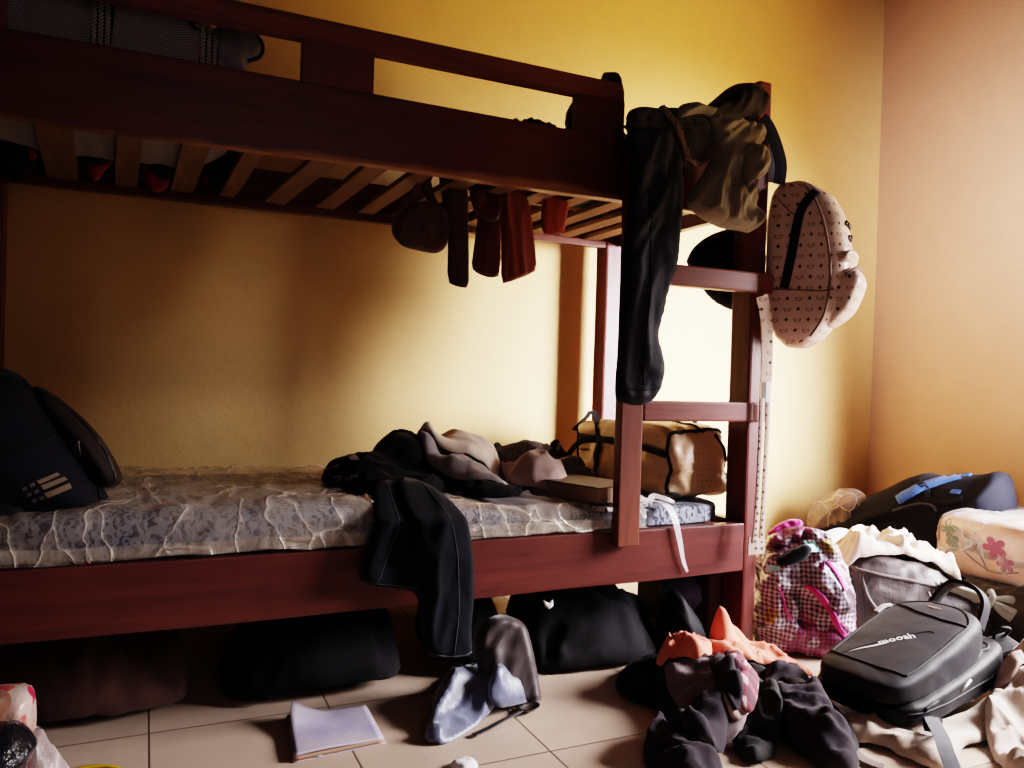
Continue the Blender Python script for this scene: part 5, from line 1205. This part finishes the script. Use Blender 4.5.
drape('front', [(-.30, -.09), (-.27, -.03), (-.20, -.005), (-.13, -.03), (-.06, -.10), (-.005, -.17), (.02, -.235), (-.04, -.24), (-.12, -.21), (-.20, -.20), (-.27, -.16)], G, M_orange, oc, amp=.034, f=17, ang=-50, seed=61, th=.003, puffy=.005, tent=5)
drape('sleeve', [(-.459,-.138,0.1), (-.375,-.053,0.1), (-.29,-.011,0.1), (-.257,-.059,0.1), (-.284,-.153,0.1), (-.353,-.238,0.1), (-.414,-.259,0.1), (-.432,-.209,0.1), (-.476,-.193,0.1)], G, M_orange, oc, amp=.032, f=16, seed=62, th=.003, puffy=.012)
rootify(oc)
n = NT('red_plaid'); v = n.coord(); X = n.xyz(v)
sa = n.math('LESS_THAN', n.math('FRACT', n.math('MULTIPLY', n.math('ADD', X[0], X[1]), 19)), .45); sb = n.math('LESS_THAN', n.math('FRACT', n.math('MULTIPLY', n.math('SUBTRACT', X[0], X[1]), 19)), .45)
k = n.mix(n.math('MULTIPLY', n.math('ADD', sa, sb), .5), (.07, .018, .03), (.30, .055, .075)); k = n.mix(n.math('MULTIPLY', sa, sb), k, (.50, .30, .31)); n.col(k); n.set(Roughness=.85); n.bump(n.noise(v, 20, 4), .4, .006); M_plaid = n.m
pl = thing('plaid_shirt', 'red plaid cloth with dark lettered band lying below the orange shirt', 'shirt', (-.33, -.28, .1))
pb_ = drape('panel', [(-.333,-.259,0.12), (-.258,-.24,0.12), (-.269,-.297,0.12), (-.332,-.388,0.12), (-.408,-.462,0.12), (-.449,-.459,0.12), (-.43,-.404,0.12), (-.398,-.336,0.12)], G, M_plaid, pl, amp=.016, f=13, seed=64, s=.008, th=.003, puffy=.004)
ba = drape('band', [(-.4,-.279,0.12), (-.328,-.238,0.12), (-.366,-.32,0.12), (-.409,-.399,0.12), (-.428,-.448,0.12), (-.474,-.461,0.12), (-.461,-.405,0.12), (-.434,-.337,0.12)], G, M_purp, pl, amp=.010, f=12, seed=65, s=.008, puffy=.004)
bm = bmesh.new()
for i in range(7):
    x0 = 717.5 + 2.6*i; y0 = 664.5 + 3.9*i
    for c in ((0, 0, 4.2, -1.5), (0.3, 1.4, 4.0, .2)):
        q = hitpts = None
from_bm_pts = [(-.399,-.308,0.12), (-.38,-.301,0.12), (-.409,-.332,0.12), (-.391,-.325,0.12), (-.422,-.355,0.12), (-.397,-.343,0.12), (-.432,-.377,0.12), (-.408,-.367,0.12), (-.442,-.4,0.12), (-.418,-.389,0.12), (-.451,-.421,0.12), (-.426,-.412,0.12)]
for i in range(0, len(from_bm_pts)-1, 2):
    a_, c_ = Vector(from_bm_pts[i]), Vector(from_bm_pts[i+1]); w_ = Vector((.004, -.006, 0))
    decal('', b, [a_, c_, c_+w_*.5, a_+w_*.5], (.1, .25, -.95), None, nx=2, ny=1, bm=bm, off=.002)
    decal('', b, [a_, a_+w_*1.3, a_+w_*1.3+(c_-a_)*.2, a_+(c_-a_)*.2], (.1, .25, -.95), None, nx=1, ny=1, bm=bm, off=.002)
from_bm('band_lettering', bm, plain('dull_band_print', (.17, .15, .15), .8), ba)
rootify(pl)
st_ = ribbon('strap', [(-.215,-.52,0.008), (-.214,-.542,0.008), (-.233,-.576,0.008), (-.243,-.612,0.008), (-.24,-.642,0.008), (-.231,-.659,0.008)], .026, .003, (.6, .8, 0), fabric('brown_webbing', (.11, .07, .062), (.08, .05, .045)))
tag(st_, 'brown flat strap on the tiles between charcoal sleeve and black backpack', 'strap')

# ================================================================== under the bunk and on the tiles
GU = Ground(-2.3, .2, -.1, .9)
def dark(name, pts, label, cat, seed, blobs, m=None, f=6, amp=.05):
    for q in blobs: GU.blob(*q)
    tag(drape(name, pts, GU, m or M_blank, amp=amp, f=f, seed=seed, s=.013, puffy=.03, edge=.06), label, cat)
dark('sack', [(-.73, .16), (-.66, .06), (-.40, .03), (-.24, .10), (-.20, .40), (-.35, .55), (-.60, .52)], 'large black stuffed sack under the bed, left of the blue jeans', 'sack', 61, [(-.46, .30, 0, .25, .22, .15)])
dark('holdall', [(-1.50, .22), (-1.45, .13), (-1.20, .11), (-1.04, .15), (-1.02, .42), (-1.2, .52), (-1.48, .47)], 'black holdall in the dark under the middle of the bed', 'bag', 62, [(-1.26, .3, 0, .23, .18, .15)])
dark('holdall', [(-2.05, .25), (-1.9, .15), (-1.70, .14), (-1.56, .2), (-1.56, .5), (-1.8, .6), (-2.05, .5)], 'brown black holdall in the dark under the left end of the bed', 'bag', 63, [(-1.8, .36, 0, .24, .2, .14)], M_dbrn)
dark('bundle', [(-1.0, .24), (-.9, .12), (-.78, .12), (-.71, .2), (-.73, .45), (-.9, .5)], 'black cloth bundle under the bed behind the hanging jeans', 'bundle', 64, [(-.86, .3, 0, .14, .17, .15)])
jb = puff('jeans', [(-.19,0.22,0.174), (-.145,0.22,0.199), (-.075,0.22,0.212), (-.01,0.22,0.201), (0,0.22,0.148), (-.006,0.22,0.096), (-.028,0.22,0.039), (-.069,0.22,0.056), (-.11,0.22,0.099), (-.157,0.22,0.11)], fabric('blue_denim', (.16, .21, .40), (.08, .11, .22)), None, t=.10, edge=.04, am=.03, fq=13, ang=-25, s=.008)
tag(jb, 'blue denim jeans stuffed under the bed beside the bed post', 'jeans')
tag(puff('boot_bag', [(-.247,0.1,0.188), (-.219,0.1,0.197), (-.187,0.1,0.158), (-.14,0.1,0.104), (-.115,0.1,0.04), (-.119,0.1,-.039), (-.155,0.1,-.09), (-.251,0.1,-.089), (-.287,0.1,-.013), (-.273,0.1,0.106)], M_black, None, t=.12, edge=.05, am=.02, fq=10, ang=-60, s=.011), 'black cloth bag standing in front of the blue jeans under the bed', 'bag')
tag(box('gap_block', (-.085, .11, .002), (-.016, .50, .245), plain('dark_gap_filler', (.035, .022, .022), .8), None, .004), 'added dark block closing the bright gap under the foot of the bed', 'box')  # added dark block that hides the lit wall behind the post
tag(puff('paper_scrap', [(-.722,0,0.234), (-.704,0,0.224), (-.692,0,0.234), (-.691,0,0.215), (-.703,0,0.206), (-.715,0,0.217)], plain('white_paper', (.6, .58, .6), .8), None, t=.003, edge=.004, s=.004, rnd=0), 'tiny white paper scrap stuck under the lower bed rail', 'paper')
M_sat = NT('blue_grey_satin'); v = M_sat.coord(); M_sat.col(M_sat.mix(M_sat.ramp(M_sat.noise(v, 5), [(.3, 0), (.7, 1)]), (.05, .058, .105), (.09, .10, .17))); M_sat.set(Roughness=.45, Sheen_Weight=.4); M_sat.bump(M_sat.noise(v, 13, 4), .3, .01); M_sat = M_sat.m
sg = thing('gown', 'blue grey satin garment spilling onto the tiles below the jeans', 'garment', (-.93, -.14, 0))
puff('dark_side', [(-.93,-.05,0.143), (-.916,-.05,0.211), (-.854,-.05,0.229), (-.789,-.05,0.197), (-.772,-.05,0.124), (-.757,-.05,0.019), (-.754,-.05,-.004), (-.782,-.05,-.018), (-.827,-.05,-.006), (-.872,-.05,0.02), (-.911,-.05,0.061)], fabric('brown_satin', (.050, .035, .035), (.03, .02, .022), .5), sg, normal=(-.2, -.9, .3), t=.03, edge=.02, am=.022, fq=9, ang=75, s=.009)['label'] = 'dark brown side of the garment'
G2 = Ground(-1.4, -.4, -.5, .4)
G2.blob(-.93, -.03, 0, .15, .08, .05)
drape('satin_side', [(-1.114,-.194,0.03), (-1.072,-.111,0.03), (-.998,0.012,0.03), (-.913,0.109,0.03), (-.834,0.174,0.03), (-.801,0.098,0.03), (-.833,-.023,0.03), (-.882,-.097,0.03), (-.95,-.145,0.03), (-1.009,-.18,0.03), (-1.07,-.216,0.03)], G2, M_sat, sg, amp=.045, f=9, ang=35, seed=71, th=.003, puffy=.008)
drape('satin_fold', [(-.932,-.115,0.02), (-.877,-.06,0.02), (-.823,-.04,0.02), (-.791,-.066,0.02), (-.8,-.096,0.02), (-.855,-.12,0.02), (-.903,-.132,0.02)], G2, M_sat, sg, amp=.025, f=12, seed=72, s=.009, th=.003)
rootify(sg)
# spoon
M_spoon = plain('tarnished_steel', (.06, .05, .05), .35, .7)
sp = thing('spoon', 'dark tablespoon lying on the tiles beside the satin garment', 'spoon', (-.93, -.16, 0))
a_, b_ = [Vector(p) for p in [(-.993,-.202,0.007), (-.84,-.135,0.007)]]
ribbon('handle', [a_, a_.lerp(b_, .3), a_.lerp(b_, .7) + Vector((0, 0, .004)), b_ + Vector((0, 0, .006))], lambda t: .015 - .008*t, .003, (-.3, 1, 0), M_spoon, sp)
dv = (b_-a_).normalized(); sd = Vector((-dv.y, dv.x, 0)); bm = bmesh.new(); rings = []
for j in range(7):
    r_ = j/6
    rings.append([bm.verts.new(b_ + dv*(.028 + .032*r_*math.cos(t)) + sd*(.021*r_*math.sin(t)) + Vector((0, 0, -.004 + .012*r_*r_))) for t in [2*math.pi*i/20 for i in range(20)]] if j else [bm.verts.new(b_ + dv*.028 + Vector((0, 0, -.004)))])
for i in range(20):
    bm.faces.new((rings[0][0], rings[1][i], rings[1][(i+1) % 20]))
    for j in range(1, 6): bm.faces.new((rings[j][i], rings[j+1][i], rings[j+1][(i+1) % 20], rings[j][(i+1) % 20]))
solidify(from_bm('bowl', bm, M_spoon, sp), .0015, 1); rootify(sp)
# exercise book
M_paper = NT('mauve_white_paper'); v = M_paper.coord(); M_paper.col(M_paper.mix(M_paper.ramp(M_paper.noise(v, 9, 5), [(.4, 0), (.65, 1)]), (.38, .33, .39), (.25, .23, .35))); M_paper.set(Roughness=.8); M_paper = M_paper.m
eb = thing('exercise_book', 'pale exercise book with curled cover lying on the tiles under the bed edge', 'book', (-1.27, -.05, 0))
c4 = [Vector(p) for p in [(-1.388,-.17,0.012), (-1.188,-.154,0.012), (-1.183,0.025,0.012), (-1.366,0.046,0.012)]]
def sheet(name, c4, z, m, curl=0, th=.001, n_=14):
    a, b_, c, d = c4; bm = bmesh.new(); g = []
    for j in range(n_+1):
        row = []
        for i in range(n_+1):
            s, t = i/n_, j/n_; p = (a*(1-s)+b_*s)*(1-t) + (d*(1-s)+c*s)*t
            k_ = max(0, t-.45)/.55*max(0, 1-s*1.9); h = curl*k_**1.5; p = p + Vector((h*.2, -h*.45, h)); p.z += z + .002*math.sin(s*5+t*3)*(curl > 0)
            row.append(bm.verts.new(p))
        g.append(row)
    for j in range(n_):
        for i in range(n_): bm.faces.new((g[j][i], g[j][i+1], g[j+1][i+1], g[j+1][i]))
    o = from_bm(name, bm, m, eb); solidify(o, th, 0); return o
cm = sum(c4, Vector())/4
sheet('page_block', c4, -.006, M_pages, 0, .009); sheet('cover', c4, .001, M_paper, .035, .0008)['label'] = 'mauve white front cover with curled corner'
sheet('back_cover', [cm + (p-cm)*1.03 for p in c4], -.0112, M_paper, 0, .001)
cA = [Vector(p) for p in [(-1.353,-.052,0.015), (-1.239,-.068,0.015), (-1.185,-.143,0.015), (-1.194,-.165,0.015)]]
sheet('loose_page', [Vector(p) + Vector((0, 0, 0)) for p in [(-1.371,-.159,0.004), (-1.328,-.171,0.004), (-1.328,-.152,0.004), (-1.364,-.143,0.004)]], 0, M_paper, 0, .0006)
rootify(eb)
tag(heap('paper', [(-1.097,-.317,0), (-1.081,-.296,0), (-1.052,-.293,0), (-1.032,-.31,0), (-1.037,-.34,0), (-1.072,-.353,0)], .014, plain('white_tissue', (.72, .7, .74), .8), z0=.002, edge=.02, wr=.005, wf=30, s=.005), 'crumpled white tissue on the tiles at the bottom edge', 'paper')

# ---- bags at the bottom left
n = NT('printed_white_plastic'); v = n.coord(); a = n.noise(v, 26, 2, .5)
k = n.mix(n.ramp(a, [(.52, 0), (.55, 1)]), (.58, .45, .40), (.45, .03, .07)); k = n.mix(n.ramp(n.noise(n.coord(loc=(2, 2, 2)), 12, 3), [(.5, 0), (.62, .8)]), k, (.40, .16, .09)); n.col(k); n.set(Roughness=.3); n.bump(n.noise(v, 20, 4), .5, .01); M_prt = n.m
M_bin = NT('black_bin_liner'); v = M_bin.coord(); M_bin.col((.012, .012, .018)); M_bin.set(Roughness=.22); M_bin.bump(M_bin.noise(v, 16, 5, .6, 1), .8, .02); M_bin = M_bin.m
pr = thing('plastic_sack', 'red printed white plastic sack at the bottom left corner', 'sack', (-1.87, -.27, 0))
puff('printed_side', [(-1.984,-.26,0.269), (-1.899,-.26,0.263), (-1.881,-.26,0.262), (-1.858,-.26,0.26), (-1.847,-.26,0.25), (-1.844,-.26,0.225), (-1.843,-.26,0.194), (-1.847,-.26,0.163), (-1.865,-.26,0.062), (-1.98,-.26,0.051)], M_prt, pr, t=.10, edge=.025, folds=[(75, 14, 3, .012, 3)], s=.008, rnd=1)
puff('inner_fold', [(-1.944,-.33,0.29), (-1.887,-.33,0.285), (-1.875,-.33,0.274), (-1.872,-.33,0.254), (-1.88,-.33,0.238), (-1.885,-.33,0.219), (-1.943,-.33,0.209)], fabric('brown_paper_fold', (.20, .09, .05), (.12, .05, .03), .5), pr, t=.05, edge=.02, folds=[(70, 20, 4, .01, 2)], s=.008)
rootify(pr)
tag(puff('bin_liner', [(-1.934,-.38,0.248), (-1.874,-.38,0.245), (-1.857,-.38,0.245), (-1.843,-.38,0.23), (-1.832,-.38,0.219), (-1.829,-.38,0.205), (-1.837,-.38,0.187), (-1.847,-.38,0.167), (-1.866,-.38,0.138), (-1.932,-.38,0.135)], M_bin, None, t=.12, edge=.04, folds=[(30, 22, 5, .012, 3), (-40, 26, 6, .008, 5)], s=.008), 'crumpled black bin liner in front of the printed plastic sack', 'bin liner')
tag(puff('plastic_bag', [(-1.849,-.3,0.189), (-1.839,-.3,0.206), (-1.831,-.3,0.198), (-1.819,-.3,0.172), (-1.804,-.3,0.149), (-1.788,-.3,0.122), (-1.765,-.3,0.062), (-1.801,-.3,0.034), (-1.852,-.3,0.079), (-1.851,-.3,0.147)], film('greyish_plastic', (.50, .40, .40), .55, .3, 10), None, t=.08, edge=.03, folds=[(-60, 22, 4, .012, 3)], s=.008), 'translucent grey plastic bag sloping right of the printed sack', 'plastic bag')
bw = thing('basin', 'yellow plastic basin rim showing at the bottom edge', 'basin', (-1.76, -.41, 0))
M_yel = plain('yellow_plastic', (.55, .36, .01), .35)
bm = bmesh.new(); prev = None
for r_, z_ in ((.02, .004), (.05, .004), (.064, .122), (.071, .126), (.071, .132), (.062, .131), (.048, .012), (.02, .010)):
    ring = [bm.verts.new((-1.765 + r_*math.cos(2*math.pi*i/40), -.392 + r_*math.sin(2*math.pi*i/40), z_)) for i in range(40)]
    if prev:
        for i in range(40): bm.faces.new((prev[i], prev[(i+1) % 40], ring[(i+1) % 40], ring[i]))
    else: bm.faces.new(ring[::-1])
    prev = ring
bm.faces.new(prev); bmesh.ops.recalc_face_normals(bm, faces=bm.faces[:]); from_bm('bowl', bm, M_yel, bw)
rootify(bw)


# ================================================================== tidy: origins at the base of each thing
bpy.context.view_layer.update()
for o in list(COL.objects):
    if o.type == 'MESH' and o.parent is None and o.get('kind') != 'structure' and o.matrix_world.is_identity if hasattr(o.matrix_world, 'is_identity') else False:
        co = [v.co for v in o.data.vertices]
        lo = Vector([min(c[i] for c in co) for i in range(3)]); hi = Vector([max(c[i] for c in co) for i in range(3)])
        b = Vector(((lo.x+hi.x)/2, (lo.y+hi.y)/2, lo.z))
        o.data.transform(Matrix.Translation(-b)); o.location = b
        M = Matrix.Translation(-b)
        for c in o.children: c.matrix_parent_inverse = M
